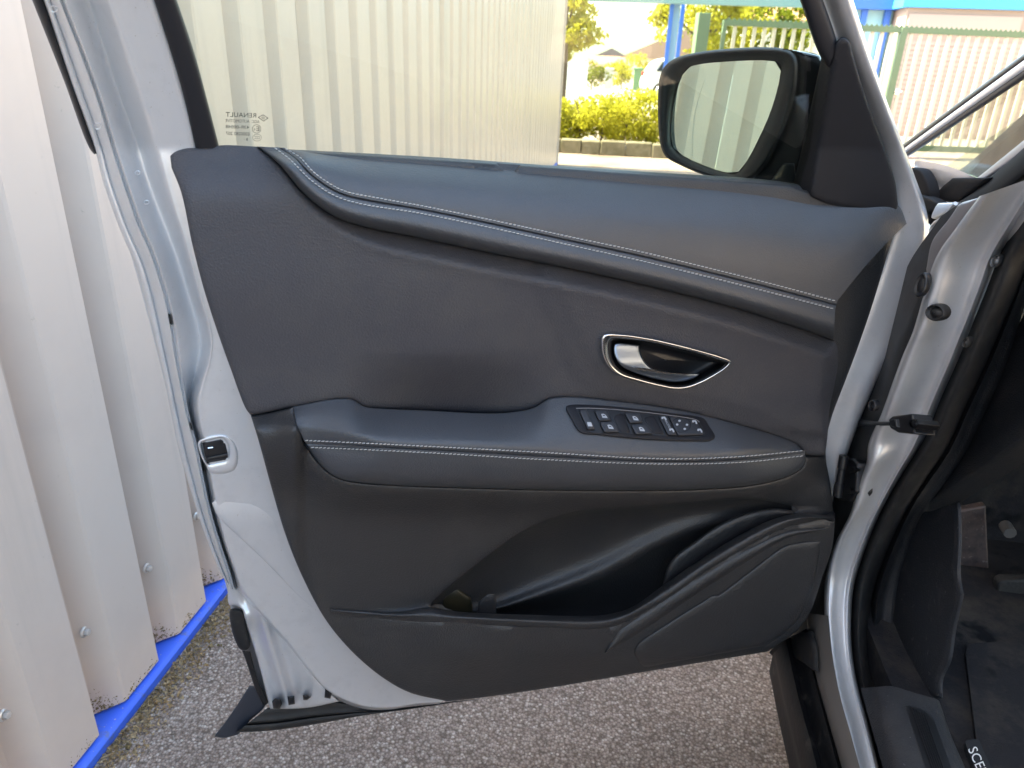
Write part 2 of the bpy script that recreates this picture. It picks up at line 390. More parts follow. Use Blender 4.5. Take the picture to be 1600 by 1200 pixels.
# back edge sampled by photo x so that the scoops stay put
def byx(c, xs):
    c = cr(c, 10); return np.stack([xs, np.interp(xs, c[:, 0], c[:, 1])], 1)
xs = af[:, 0]; ab = byx(ARM_BACK, np.clip(xs, 459, 1256)); ab[0] = (458, 636)
WF = .066
rl = [P(ab, -.02), P(ab, .004*prof), P(ab+(af-ab)*.06, .009*prof), P(ab+(af-ab)*.5, .036*prof+.004), P(ab+(af-ab)*.85, .056*prof+.004), P(af, (WF-.003)*prof+.004), P(af+(sau-af)*.55, WF*prof+.005),
      P(sau, (WF+.002)*prof+.004), P(sam+(sau-sam)*.25, (WF+.0012)*prof+.004), P(sam, (WF-.002)*prof+.004), P(sam+(sal-sam)*.4, (WF+.001)*prof+.004), P(sal, (WF+.001)*prof+.004), P(sal+(abo-sal)*.35, (WF-.001)*prof+.004), P(sal+(abo-sal)*.75, (WF-.008)*prof+.003),
      P(sal+(abo-sal)*.96, (WF-.02)*prof), P(abo, (WF-.032)*prof-.002), P(abo+A([0, -4]), -.01*np.ones(NA))]
v, f = loft(rl, 4); f = face_eye(v, f)
ev = v[[i*NA for i in range(len(v)//NA)]]; cap = (np.vstack([ev, ev-DN*.05]), [(i+1, i, len(ev)+i, len(ev)+i+1) for i in range(len(ev)-1)])
mk('armrest', [(v, f), cap], M['leather'], trim, angle=75)
p8 = .45+.55*smooth(t8, 0, .16); p8 = p8*(.25+.75*(1-smooth(t8, .86, 1.0)))
o = mk('armrest_stitching', join(stitches(SAU, (WF+.0022)*p8+.0045, seed=3), stitches(SAL, (WF+.0012)*p8+.0045, seed=4)), M['thread'], trim); o['kind'] = 'stuff'
def w_arm(p):
    x, y = p[:, 0], p[:, 1]; cb = cr(ARM_BACK, 10); cf = cr(ARM_FRONT, 10)
    yb = np.interp(x, cb[:, 0], cb[:, 1]); yf = np.interp(x, cf[:, 0], cf[:, 1]); t = np.clip((y-yb)/(yf-yb), 0, 1)
    u = np.interp(x, af[:, 0], ta); pr = np.interp(u, ta, prof)
    return np.interp(t, [0, .06, .5, .85, 1], [0, .009, .036, .056, .063])*pr + .004*smooth(t, 0, .5)

# lower panel, with the map pocket cut out of it
LIP_OUT = [(517, 955), (560, 960), (640, 966), (727, 970), (859, 977), (937, 978), (972, 970), (1007, 952), (1056, 922), (1099, 891), (1143, 864), (1187, 839), (1231, 819), (1265, 812), (1300, 811)]
LIP_IN2 = [(517, 951), (560, 954), (625, 956), (673, 950)] + LIP_IN[1:] + [(1265, 803), (1300, 808)]
low_out = segs([(392, 650), (440, 641), (457, 637)], ARM_LEFT[0:], ARM_BOT, [(1259, 713), (1289, 713)], [(1289, 713), (1297, 755), (1303, 805)], TRIM_BR[::-1][0:], TRIM_B[::-1], TRIM_L[::-1][:9]+[(392, 650)])
pocket = segs(POCK_T, [(1237, 790), (1237, 804)], LIP_IN[::-1])
lipo = cr(LIP_OUT, 6); lipi = cr(LIP_IN2, 6)
armbot = np.vstack([cr(ARM_LEFT, 6), cr(ARM_BOT, 6)])
kf = lambda x: smooth(x, 540, 790)
def w_low(p):
    x, y = p[:, 0], p[:, 1]
    w = np.full(len(p), -.004)
    d = dist(p, armbot, False)
    w += .030*np.exp(-(d/34)**2)*smooth(x, 380, 500)*smooth(x, 1290, 1200)
    led = smooth(y, 640, 676)*smooth(x, 480, 462)                              # ledge left of the armrest
    w += .034*led*(1-.8*smooth(y, 690, 800))
    w -= .004*smooth(y, 800, 780)*0
    yl = np.interp(x, lipo[:, 0], lipo[:, 1], left=955, right=811)
    yi = np.interp(x, lipi[:, 0], lipi[:, 1], left=949, right=806)
    k = kf(x)
    w += .056*k*smooth(y, yi-3, np.maximum(yl, yi+3)+3)
    w -= .030*smooth(y, 1010, 1100)*k
    w -= .012*smooth(x, 1255, 1300)*smooth(y, 770, 740)
    w -= .05*smooth(y, 960, 860)*smooth(x, 1000, 1150)*smooth(y, 770, 800)*0
    return w
lower = mk('lower_panel', lift(low_out, w_low, holes=[pocket], step=8, round_px=6, round_m=.005, skirt=-.035), M['lower'], trim, angle=75)
# lip of the pocket: a rounded ledge that faces up
NL = 110
li = rail(LIP_IN2, NL); lou = rail(LIP_OUT, NL); tl = np.linspace(0, 1, NL)
kk = interpw([(0, 0.), (.12, .55), (.25, 1), (.9, 1), (1, .5)], NL)
kk = kf(li[:, 0])
wl_ = lambda t: w_low(li+(lou-li)*t)
rl = [P(li+A([0, 1]), wl_(0)-.03), P(li, wl_(0)+.030*kk), P(li+(lou-li)*.25, wl_(0)+.040*kk+.003), P(li+(lou-li)*.6, wl_(0)+.050*kk+.0045), P(lou, wl_(1)+.004*kk+.0015), P(lou+A([0, 5]), wl_(1)+.0015*kk), P(lou+A([0, 9]), wl_(1)-.006)]
v, f = loft(rl, 4); mk('pocket_lip', (v, face_eye(v, f)), M['lower'], trim, angle=75)
# inside of the pocket
NP = 90
pt = rail(POCK_T, NP); pb = rail(LIP_IN, NP); dep = interpw([(0, .3), (.2, .9), (.4, 1), (.6, .75), (.8, .25), (1, .03)], NP)
ridge = rail([(673, 950), (760, 948), (850, 915), (930, 880), (1010, 838), (1080, 812), (1237, 800)], NP)
rl = [P(pt+A([0, -2]), -.006), P(pt+(ridge-pt)*.06, -.007-.02*dep), P(pt+(ridge-pt)*.4, -.010-.05*dep), P(ridge+A([0, -6]), -.012-.054*dep), P(ridge+A([0, 4])+(pb-ridge)*.14, -.012-.036*dep), P(ridge+(pb-ridge)*.45, -.018-.055*dep), P(ridge+(pb-ridge)*.9, -.02-.07*dep), P(pb+A([0, 12]), -.012-.07*dep), P(pb+A([0, 22]), .0+.0*dep)]
v, f = loft(rl, 4); mk('pocket_liner', (v, face_eye(v, f)), M['lower'], trim, angle=80)
# bottle holder rim inside the pocket's left end
b_ = rail([(744, 970), (746, 942), (762, 926), (780, 926), (792, 938), (801, 970)], 24)
mk('bottle_holder', [(*lift(A([(748, 940), (762, 928), (774, 928), (777, 975), (744, 975)]), -.016, step=6, round_px=4), 0), (*lift(A([(690, 930), (712, 916), (736, 934), (742, 970), (690, 970)]), -.030, step=6, round_px=8), 1)], [M['lower'], mat('brown_plastic', (.022, .018, .008), .5)], trim)
# speaker housing shoulder
SH = segs([(1036, 912), (1040, 893), (1047, 878), (1060, 864), (1077, 852), (1121, 821), (1165, 802), (1209, 794), (1240, 798)], [(1240, 798), (1240, 806)], [(1240, 806), (1200, 819), (1165, 836), (1121, 862), (1077, 891), (1036, 920)], [(1036, 920), (1036, 912)])
mk('speaker_shoulder', lift(SH, lambda p: .012+.0*p[:, 0], step=7, round_px=9, round_m=.012, skirt=-.05), M['lower'], trim, angle=75)
# speaker cover
SC = segs([(990, 1020), (994, 1009), (1040, 976), (1104, 936)], [(1104, 936), (1112, 930), (1123, 930)], [(1123, 930), (1165, 898), (1209, 864), (1226, 853), (1244, 848), (1283, 844)], [(1283, 844), (1280, 868), (1270, 918), (1252, 960), (1236, 980), (1196, 1009)], [(1196, 1009), (1100, 1026), (1007, 1043)], [(1007, 1043), (998, 1034), (990, 1020)])
def w_spk(p): return np.where(True, w_low(p)+.0045, 0)
mk('speaker_cover', lift(SC, w_spk, step=8, round_px=5, round_m=.006, skirt=.0), M['lower'], trim, angle=75)
# raised bead above the speaker cover
B1 = [(946, 1020), (965, 1002), (1030, 958), (1110, 905), (1180, 862), (1231, 836), (1290, 826)]
nb = 70; q = rail(B1, nb); nrm = A([-.55, -.83]); bw = interpw([(0, 2), (.1, 15), (.6, 13), (1, 4)], nb)[:, None]
wq = w_low(q)
rl = [P(q+nrm*bw, wq-.003), P(q+nrm*bw*.6, wq+.002), P(q, wq+.005), P(q-nrm*bw*.5, wq+.001), P(q-nrm*bw*.7, wq-.004)]
v, f = loft(rl, 4); mk('speaker_bead', (v, face_eye(v, f)), M['lower'], trim, angle=80)
# access cap at the hinge end
mk('screw_cap', lift(A([(1352, 412), (1366, 399), (1372, 408), (1357, 422)]), -.017, step=6, round_px=2, skirt=-.03), M['lower'], trim)

# door pull handle
HB_I = hx([(200, 240), (215, 205), (250, 188), (340, 190), (600, 226), (900, 292), (1200, 368), (1370, 422), (1440, 440), (1450, 446), (1415, 492), (1285, 575), (1140, 648), (1010, 690), (900, 697), (755, 672), (515, 610), (345, 552), (262, 482), (212, 385), (198, 290)])
handle = empty('door_handle', None, car)
def wm(p): return w_mid(A(p))
ho = cr(HB_O, 6, True); hi_ = cr(HB_I, 6, True)
wo = .019; 
rings = [P(ho+(ho-hi_)*.12, wo-.014), P(ho, wo-.0015), P(ho+(hi_-ho)*.25, wo+.0025), P(ho+(hi_-ho)*.7, wo+.0022), P(ho+(hi_-ho)*.95, wo+.0002), P(hi_, wo-.006)]
v, f = loft(rings, 4, close_u=True); mk('bezel', (v, face_eye(v, f)), M['chrome'], handle, angle=80)
hc = A([1040, 562])
def shr(p, k): return hc+(p-hc)*k
rings = [P(hi_, wo-.006), P(shr(hi_, .97), wo-.005), P(shr(hi_, .945), wo-.008), P(shr(hi_, .92), wo-.022), P(shr(hi_, .78), wo-.045), P(shr(hi_, .45), wo-.052), P(shr(hi_, .02), wo-.050)]
v, f = loft(rings, 4, close_u=True); mk('bowl', (v, face_eye(v, f)), M['black'], handle, angle=80)
LV = segs(hx([(262, 256), (290, 243), (400, 246), (530, 262)]), hx([(530, 262), (528, 300), (555, 380), (600, 455), (665, 512)]), hx([(665, 512), (800, 538), (1000, 556), (1155, 562)]), hx([(1155, 562), (1130, 590), (1030, 632), (900, 648), (700, 618), (480, 550), (345, 482), (280, 395), (258, 310), (262, 256)]))
def w_lev(p):
    y = (p[:, 1]-500)*6.667; x = (p[:, 0]-920)*6.667
    return wo-.012+.010*smooth(y, 230, 480)-.004*smooth(y, 520, 640)+.004*smooth(x, 700, 300)
mk('lever', lift(LV, w_lev, step=3.0, round_px=2.6, round_m=.004, skirt=-.03), M['lever'], handle, angle=50)
FN = hx([(400, 478), (500, 488), (620, 505), (665, 514), (800, 540), (1000, 556), (1150, 562), (1000, 572), (780, 562), (560, 530)])
mk('lever_fin', lift(FN, wo+.006, step=3, round_px=1.2, round_m=.003, skirt=-.01), M['chrome'], handle)

# switch panel on the armrest
sx = lambda pts: A([(870+a/6.154, 610+b/6.154) for a, b in pts])
panel = empty('switch_panel', None, car)
so_ = cr(sx([(95, 150), (150, 138), (350, 140), (800, 180), (1200, 230), (1370, 252), (1420, 275), (1470, 350), (1522, 445), (1495, 478), (1300, 488), (800, 470), (400, 430), (240, 412), (195, 375), (140, 275), (90, 185)]), 5, True)
mk('surround', lift(so_, lambda p: w_arm(p)+.0042, step=4, round_px=3, round_m=.003, skirt=-.01), M['satin'], panel, angle=60)
sin_ = cr(sx([(185, 172), (350, 172), (800, 205), (1200, 256), (1345, 285), (1375, 310), (1425, 425), (1410, 440), (1150, 442), (800, 425), (560, 408), (300, 392), (255, 330), (200, 215)]), 5, True)
v, f = lift(sin_, lambda p: w_arm(p)+.0050, step=4, round_px=0, skirt=None); mk('recess', (v, f), M['black'], panel)
ridge_ = rail(sx([(185, 172), (350, 172), (800, 205), (1200, 256), (1345, 285), (1372, 305)]), 40)
v, f = tube(P(ridge_, w_arm(ridge_)+.0055), .0007, 6); mk('trim_line', (v, f), mat('grey_plastic', (.16, .16, .17), .35), panel)
def quadpoly(q, r=10):
    q = A(q); out = []
    for i in range(len(q)):
        a, b, c = q[i-1], q[i], q[(i+1) % len(q)]
        u = (a-b)/np.linalg.norm(a-b); w = (c-b)/np.linalg.norm(c-b); out += [b+u*r, b+(u+w)*r*.29, b+w*r]
    return A(out)
UX, UY = A([.94, .07]), A([.36, .93])               # directions across and along the switches, in the photo
def icon_window(cx, cy, s=26):
    o = [(-1, -.75), (-.1, -.95), (.55, -.6), (.9, .1), (.95, .9), (-1, .9)]; hq = [(-.55, -.35), (.15, -.45), (.5, .05), (-.55, .05)]
    g = lambda pts: sx([(cx+(UX*a*s+UY*b*s*.9)[0], cy+(UX*a*s+UY*b*s*.9)[1]) for a, b in pts])
    return tri(g(o), [g(hq)], 3)
def icon_mesh(polys, dw):
    ch = []
    for v2, f2 in polys:
        V = P(v2, w_arm(v2)+dw); ch.append((V, face_eye(V, f2)))
    return join(*ch)
def switch(name, q, icons, dw=.0085):
    v, f = lift(sx(quadpoly(q)), lambda p: w_arm(p)+dw, step=3, round_px=1.6, round_m=.0015, skirt=.0)
    ch = [(v, f, 0)]
    if icons: vi, fi = icon_mesh(icons, dw+.0004); ch.append((vi, fi, 1))
    return mk(name, ch, [M['keys'], M['icon']], panel, angle=60)
iw = lambda x, y: icon_window(x, y)[:2]
for q, c in (([(360, 190), (490, 190), (530, 288), (408, 293)], (457, 245)), ([(412, 302), (540, 297), (605, 402), (457, 402)], (517, 350)), ([(650, 215), (790, 215), (830, 308), (706, 314)], (757, 268)), ([(712, 327), (842, 322), (930, 417), (760, 422)], (818, 372))):
    switch('window_switch', q, [iw(*c)])
for q in ([(535, 250), (640, 207), (715, 415), (612, 402)], [(825, 265), (930, 232), (1042, 430), (936, 418)]):
    mk('finger_recess', lift(sx(quadpoly(q)), lambda p: w_arm(p)+.006, step=4, round_px=2, round_m=.002, skirt=0.), M['satin'], panel)
lockp = tri(sx([(290, 305), (330, 305), (345, 345), (300, 345)]), (), 3)[:2]
switch('child_lock_switch', [(212, 182), (285, 180), (373, 378), (298, 374)], [lockp])
def textpoly(body, cx, cy, hgt, ang):
    v, f = text2d(body); s = hgt/max(v[:, 1].max(), 1e-6); v = (v-v.max(0)/2)*s; ca, sa = math.cos(ang), math.sin(ang)
    q = [(cx+a*ca+b*sa, cy+a*sa-b*ca) for a, b in v]; return sx(q), f
dotp = lambda x, y, r: tri(sx([(x+r*math.cos(k*math.pi/4), y+r*.8*math.sin(k*math.pi/4)) for k in range(8)]), (), 2)[:2]
def curl(cx, cy):
    pts = [(-22, -18), (8, -20), (24, 0), (26, 16), (12, 18), (8, 2), (-4, -6), (-10, 4), (-24, 0)]
    return tri(sx([(cx+a, cy+b) for a, b in pts]), (), 3)[:2]
switch('mirror_fold_switch', [(977, 240), (1062, 245), (1158, 434), (1070, 425)], [curl(1030, 272), curl(1105, 385), textpoly('AUTO', 1068, 327, 20, math.radians(62))])
adj = sx(quadpoly([(1076, 247), (1335, 285), (1415, 425), (1168, 435)], 14))
ring_o = sx([(1195+95*math.cos(k*math.pi/16), 332+72*math.sin(k*math.pi/16)) for k in range(32)]); ring_i = sx([(1195+90*math.cos(k*math.pi/16), 332+67*math.sin(k*math.pi/16)) for k in range(32)])
v, f = lift(adj, lambda p: w_arm(p)+.0085, step=3, round_px=1.6, round_m=.0015, skirt=0.)
vi, fi = icon_mesh([dotp(1180, 292, 13), dotp(1157, 328, 13), dotp(1252, 330, 13), dotp(1230, 370, 13), curl(1325, 305), curl(1375, 388)], .0089)
vr, fr = icon_mesh([tri(ring_o, [ring_i], 4)[:2]], .0088)
mk('mirror_adjust_switch', [(v, f, 0), (vi, fi, 1), (vr, fr, 2)], [M['keys'], M['icon'], M['satin']], panel, angle=60)
# ------------------------------------------------------------------ THE CAR: door steel, window, mirror
def lean(p, k=.00022): return k*np.maximum(0, 232-A(p)[..., 1])
def PL(p, w): return P(p, A(w)+lean(p))
HEM = [(8, -150), (68, 0), (110, 125), (150, 238), (160, 280), (176, 328), (193, 372), (207, 403), (218, 434), (229, 478), (241, 527), (255, 585), (267, 643), (278, 697), (292, 748), (305, 790), (320, 835), (340, 885), (358, 920)]
CREASE = [(42, -150), (97, 0), (133, 93), (157, 160), (177, 227), (189, 265), (203, 307), (220, 355), (237, 392), (251, 434), (262, 472), (270, 513), (277, 560), (285, 600), (293, 640), (302, 675), (310, 710), (319, 755), (330, 803), (346, 855), (359, 895), (366, 922)]
RIDGE = [(92, -150), (142, 0), (168, 81), (193, 158), (220, 232), (232, 272), (249, 320), (266, 363), (285, 417), (301, 472), (312, 507), (316, 537), (311, 570), (302, 600), (297, 630), (303, 665), (313, 695), (322, 745), (333, 797), (348, 850), (362, 890), (371, 922)]
RIDGE2 = [(120, -150), (172, 0), (197, 69), (218, 133), (237, 194), (250, 240), (262, 285), (275, 330), (290, 375), (304, 425), (317, 475), (327, 507), (331, 537), (326, 570), (317, 600), (311, 630), (315, 665), (323, 695), (331, 745), (341, 797), (354, 850), (368, 890), (380, 922), (412, 960), (450, 1002), (475, 1035), (512, 1077), (537, 1092), (575, 1104), (612, 1105), (650, 1099), (690, 1096)]
FLIN = [(193, -150), (241, 0), (264, 71), (285, 142), (306, 228), (304, 300), (318, 380), (336, 450), (353, 510), (374, 575), (399, 640), (417, 685), (439, 765), (460, 835), (486, 900), (524, 970), (566, 1015), (610, 1052), (650, 1074), (705, 1088)]
def xmatch(a, yy): c = cr(a, 10); return np.stack([np.interp(yy, c[:, 1], c[:, 0]), yy], 1)
ND = 190
yy = np.linspace(-150, 921, ND)
h_, c_, r_ = (xmatch(k, yy) for k in (HEM, CREASE, RIDGE))
mid1 = h_+(c_-h_)*.45
rl = [PL(h_+A([3, 0]), -.125), PL(h_, -.108), PL(h_+(c_-h_)*.20, -.098), PL(h_+(c_-h_)*.30, -.099), PL(h_+(c_-h_)*.36, -.102), PL(h_+(c_-h_)*.42, -.096), PL(h_+(c_-h_)*.78, -.074), PL(c_+A([-4, 0]), -.071), PL(c_+A([-1, 0]), -.076), PL(c_+A([1, 0]), -.073), PL(c_+(r_-c_)*.12, -.058), PL(c_+(r_-c_)*.80, -.092), PL(c_+(r_-c_)*.93, -.094), PL(r_, -.088)]
v1, f1 = loft(rl, 3, sharp=[5, 7, 8]); f1 = face_eye(v1, f1)
r2 = rail(RIDGE2, 230); fl = rail(FLIN, 230)
# ridge resampled against ridge2's height so that the two sheets meet
rx = xmatch(RIDGE, np.clip(r2[:, 1], -150, 921)); k = smooth(r2[:, 1], 918, 935)[:, None]; rx = rx*(1-k)+(r2+A([-4, 4]))*k
rl = [PL(rx, -.088), PL(rx+(r2-rx)*.5, -.058-.01*k[:, 0]), PL(rx+(r2-rx)*.9, -.039), PL(r2, -.0375), PL(r2+(fl-r2)*.12, -.0378), PL(r2+(fl-r2)*.5, -.0375), PL(fl, -.037), PL(fl+A([6, 0]), -.05)]
v2, f2 = loft(rl, 4); f2 = face_eye(v2, f2)
# lower corner below the flange
LT = segs([(357, 900), (368, 893), (381, 920), (412, 960), (450, 1002), (475, 1035), (512, 1079), (530, 1096)], [(530, 1096), (480, 1106), (422, 1108)], [(422, 1108), (402, 1030), (386, 978), (379, 953)], [(379, 953), (370, 947), (359, 946), (357, 900)])
def w_lt(p):
    x, y = p[:, 0], p[:, 1]; s = x-(385+(y-980)*.33)
    return -.085+.013*np.exp(-((s-30+.04*(y-980))/8)**2)-.005*np.exp(-((s-12)/6)**2)-.004*np.exp(-((s-46)/8)**2)+.012*np.exp(-((x-388)**2+(y-962)**2)/260)+.0002*(x-400)
v3, f3 = lift(LT, w_lt, step=4, round_px=4, round_m=.006, skirt=-.12)
# hinge end of the door, up into the slim front frame
RL = [(1232, -150), (1284, 0), (1310, 70), (1345, 147), (1385, 252), (1394, 300), (1394, 345), (1385, 380), (1372, 420), (1350, 480), (1325, 547), (1305, 600), (1288, 653), (1280, 693), (1282, 740), (1286, 805)]
RR = [(1284, -150), (1333, 0), (1364, 98), (1410, 224), (1427, 270), (1448, 332), (1451, 365), (1447, 400), (1441, 427), (1430, 460), (1413, 510), (1400, 543), (1377, 580), (1360, 617), (1343, 657), (1327, 700), (1310, 747), (1303, 772), (1299, 808)]
a, b = rail(RL, 140), rail(RR, 140)
top_ = np.exp(-((np.linspace(0, 1, 140))/.36)**4)
rl = [PL(a, -.058), PL(a+(b-a)*.1, -.050-.010*top_), PL(a+(b-a)*.5, -.038-.003*top_), PL(a+(b-a)*.85, -.030-.004*top_), PL(b+A([-2, 0]), -.034-.012*top_), PL(b, -.044-.02*top_), PL(b+A([-1, 0]), -.12)]
v4, f4 = loft(rl, 4); f4 = face_eye(v4, f4)
# outer skin and hinge-side closing, so the door is a hollow shell with a real outside
def skinw(p): return -.150+.05*smooth(A(p)[:, 1], 200, -150)
skin = segs([(150, 240), (205, 400), (258, 600), (310, 800), (352, 910), (372, 1000), (420, 1098)], [(420, 1098), (700, 1094), (1200, 1016)], [(1200, 1016), (1290, 860), (1298, 772), (1343, 650), (1425, 460), (1445, 345)], [(1445, 345), (1240, 300), (700, 262), (340, 245), (150, 240)])
v5, f5 = lift(skin, lambda p: -.135-.02*np.sin(np.clip((p[:, 1]-240)/850, 0, 1)*math.pi), step=40, skirt=-.16)
door = mk('door', [(v1, f1), (v2, f2), (v3, f3), (v4, f4), (v5, f5)], M['silver'], car, angle=65)
# weld dimples and water marks on the steel
for (x, y, r) in ((84, 14, 6), (153, 197, 6), (215, 270, 4), (229, 316, 4)):
    t = A([(x+r*math.cos(q*math.pi/6), y+r*.8*math.sin(q*math.pi/6)) for q in range(12)])
    w0 = -.077 if x < 120 else (-.072 if x < 170 else -.066)
    mk('weld_mark', tube(np.vstack([PL(t, w0+.0018), PL(t[:1], w0+.0018)]), .0005, 5), M['silver'], door)
# latch
lq = A([(316, 692), (345, 686), (352, 690), (357, 713), (352, 719), (323, 724)])
mk('latch', [(*lift(cr(lq, 1, True) if False else lq, -.034, step=5, round_px=4, round_m=.006, skirt=-.05), 0), (*lift(A([(322, 715), (355, 708), (356, 715), (323, 722)]), -.031, step=5, round_px=2, skirt=-.04), 0), (*tube(P(A([(325, 700), (333, 699)]), -.031), .0014, 6), 1)], [M['black'], M['chrome']], door)
rim = cr([(310, 690), (330, 681), (352, 680), (366, 690), (374, 712), (368, 735), (350, 742), (330, 740), (322, 728), (314, 712)], 6, True); ri = cr([(314, 692), (330, 687), (346, 684), (354, 690), (358, 710), (354, 720), (340, 724), (325, 726), (320, 718), (316, 706)], 6, True)
rl = [P(rim, -.0395), P(rim+(ri-rim)*.25, -.0352), P(rim+(ri-rim)*.6, -.0345), P(ri, -.036), P(ri, -.045)]
v, f = loft(rl, 3, close_u=True); mk('latch_recess', (v, face_eye(v, f)), M['silver'], door)
for q in ([(263, 490), (267, 492), (270, 512), (266, 510)], [(296, 660), (299, 662), (303, 675), (300, 674)], [(317, 718), (320, 722), (322, 742), (319, 740)]):
    mk('drain_slot', lift(A(q[0])+(A(q)-A(q[0]))*.8, -.066 if q[0][0] < 290 else -.07, step=3, skirt=-.12), M['black'], door)
# seals and black lower pieces
so1 = rail([(-9, -150), (50, 0), (98, 121), (141, 234), (147, 241)], 60); so2 = rail([(10, -150), (69, 0), (111, 121), (150, 232), (153, 239)], 60)
v, f = loft([PL(so1+A([2, 0]), -.13), PL(so1, -.118), PL(so1+(so2-so1)*.3, -.108), PL(so1+(so2-so1)*.7, -.106), PL(so2, -.112), PL(so2, -.125)], 4); mk('door_seal', (v, face_eye(v, f)), M['black'], door)
mk('rubber_buffer', lift(cr([(360, 952), (372, 951), (381, 956), (386, 980), (391, 1008), (386, 1015), (376, 1015), (367, 1000), (361, 978)], 4, True), lambda p: -.088+.0*p[:, 0], step=4, round_px=6, round_m=.012, skirt=-.13), M['rubber'], door)
mk('seal_strip', lift(A([(378, 1016), (391, 1018), (402, 1060), (420, 1098), (412, 1104), (398, 1075), (385, 1035)]), -.098, step=6, round_px=3, skirt=-.13), M['black'], door)
mk('skin_edge', lift(segs([(390, 1071), (402, 1072)], [(402, 1072), (415, 1100), (392, 1125), (372, 1148)], [(372, 1148), (350, 1153), (334, 1151)], [(334, 1151), (352, 1128), (368, 1105), (390, 1071)]), -.105, step=6, round_px=3, skirt=-.125), mat('dark_grey_cladding', (.03, .034, .045), .42, bump=[('noise', 400, .1, .0004)]), door)
# lower sill seal: rail with ribs and clips
s1 = rail([(418, 1106), (450, 1101), (505, 1093), (540, 1098), (600, 1107), (660, 1102), (705, 1096)], 70); s2 = rail([(370, 1144), (425, 1141), (500, 1130), (560, 1119), (640, 1108), (700, 1099), (760, 1091)], 70)
kx = np.linspace(0, 1, 70)[:, None]
v, f = loft([P(s1, -.125), P(s1+(s2-s1)*.08, -.098), P(s1+(s2-s1)*.4, -.094), P(s1+(s2-s1)*.62, -.090), P(s1+(s2-s1)*.68, -.098), P(s1+(s2-s1)*.74, -.088), P(s1+(s2-s1)*.94, -.086), P(s2, -.094), P(s2, -.13)], 3)
mk('sill_seal', (v, face_eye(v, f)), M['rubber'], door, angle=60)
for (x, y) in ((433, 1099), (455, 1094), (477, 1090), (512, 1083)):
    cs_ = {433: [(-8, -3), (-3, -8), (6, -6), (8, 1), (4, 9), (-6, 8)], 455: [(-6, -6), (5, -7), (6, 6), (-4, 8)], 477: [(-4, -4), (2, -5), (9, -1), (3, 4), (-3, 4)], 512: [(-4, -8), (4, -8), (7, 0), (4, 9), (-5, 7)]}[x]
    mk('seal_clip', lift(A([(x+a, y+b) for a, b in cs_]), -.050, step=3, round_px=4, round_m=.006, skirt=-.1), M['black'], door)
st_ = segs([(331, 786), (340, 806), (375, 840), (417, 880), (460, 925), (500, 962), (548, 1006)], [(548, 1006), (566, 1015), (524, 970), (486, 900), (460, 835), (439, 765), (430, 735)], [(430, 735), (372, 752), (331, 786)])
mk('pressed_step', lift(st_, lambda p: -.0350-.006*smooth(p[:, 1], 815, 752), step=7, round_px=4, round_m=.0025, skirt=-.0375), M['silver'], door)
# black frames round the window
def strip(L, R_, w, mat_, name, n=60, back=-.09, parent=None, rr=.006):
    a, b = rail(L, n), rail(R_, n)
    v, f = loft([PL(a, back), PL(a, w-rr), PL(a+(b-a)*.12, w-rr*.3), PL(a+(b-a)*.5, w), PL(a+(b-a)*.88, w-rr*.3), PL(b, w-rr), PL(b, back)], 3)
    return mk(name, (v, face_eye(v, f)), mat_, parent or door)
frame = strip([(190, -165), (241, 0), (264, 71), (285, 142), (306, 232)], [(218, -165), (274, 0), (301, 81), (320, 150), (341, 232)], -.028, M['satin'], 'window_frame')
strip([(1193, -165), (1252, 0), (1280, 80), (1295, 106)], [(1225, -165), (1284, 0), (1304, 58), (1308, 72)], -.026, M['satin'], 'window_frame')
strip([(200, -195), (700, -190), (1215, -185)], [(205, -150), (700, -140), (1222, -150)], -.03, M['satin'], 'window_frame')
strip([(60, -250), (700, -235), (1260, -215)], [(100, -190), (700, -180), (1270, -150)], -.045, M['silver'], 'roof_frame', back=-.12)
# corner cover behind the mirror
sail = segs([(1300, 92), (1306, 66), (1316, 58), (1326, 63), (1333, 86)], [(1333, 86), (1351, 147), (1389, 252), (1399, 286), (1403, 319)], [(1403, 319), (1400, 334), (1345, 328), (1290, 318), (1262, 306), (1237, 300)], [(1237, 300), (1263, 186), (1284, 88)], [(1284, 88), (1292, 100), (1300, 92)])
fold2 = A([(1303, 90), (1286, 200), (1268, 300)])
def w_sail(p):
    x, y = p[:, 0], p[:, 1]; fx = np.interp(y, fold2[:, 1], fold2[:, 0]); d = np.maximum(0, fx-x)
    return -.024-.0016*d+.0*x+.00022*np.maximum(0, 232-y)+.00004*(x-1300)
mk('corner_cover', lift(sail, w_sail, step=6, round_px=5, round_m=.006, skirt=-.075), M['satin'], trim, angle=60)

# window
gm = bpy.data.materials.new('tinted_glass'); gm.use_nodes = True; t = gm.node_tree; n = t.nodes; n.clear()
out = n.new('ShaderNodeOutputMaterial'); tr = n.new('ShaderNodeBsdfTransparent'); tr.inputs[0].default_value = (.87, .905, .85, 1); gl = n.new('ShaderNodeBsdfGlossy'); gl.inputs['Roughness'].default_value = .01
mx = n.new('ShaderNodeMixShader')
ge = n.new('ShaderNodeNewGeometry'); dt = n.new('ShaderNodeVectorMath'); dt.operation = 'DOT_PRODUCT'; t.links.new(ge.outputs['Normal'], dt.inputs[0]); t.links.new(ge.outputs['Incoming'], dt.inputs[1])
def mth(op, a, b=None, c=None):
    q = n.new('ShaderNodeMath'); q.operation = op
    for i, z in enumerate((a, b, c)):
        if z is None: continue
        if hasattr(z, 'outputs'): t.links.new(z.outputs['Value'], q.inputs[i])
        else: q.inputs[i].default_value = z
    return q
fr = mth('MULTIPLY_ADD', mth('POWER', mth('SUBTRACT', 1., mth('ABSOLUTE', dt)), 5.), .96, .04)
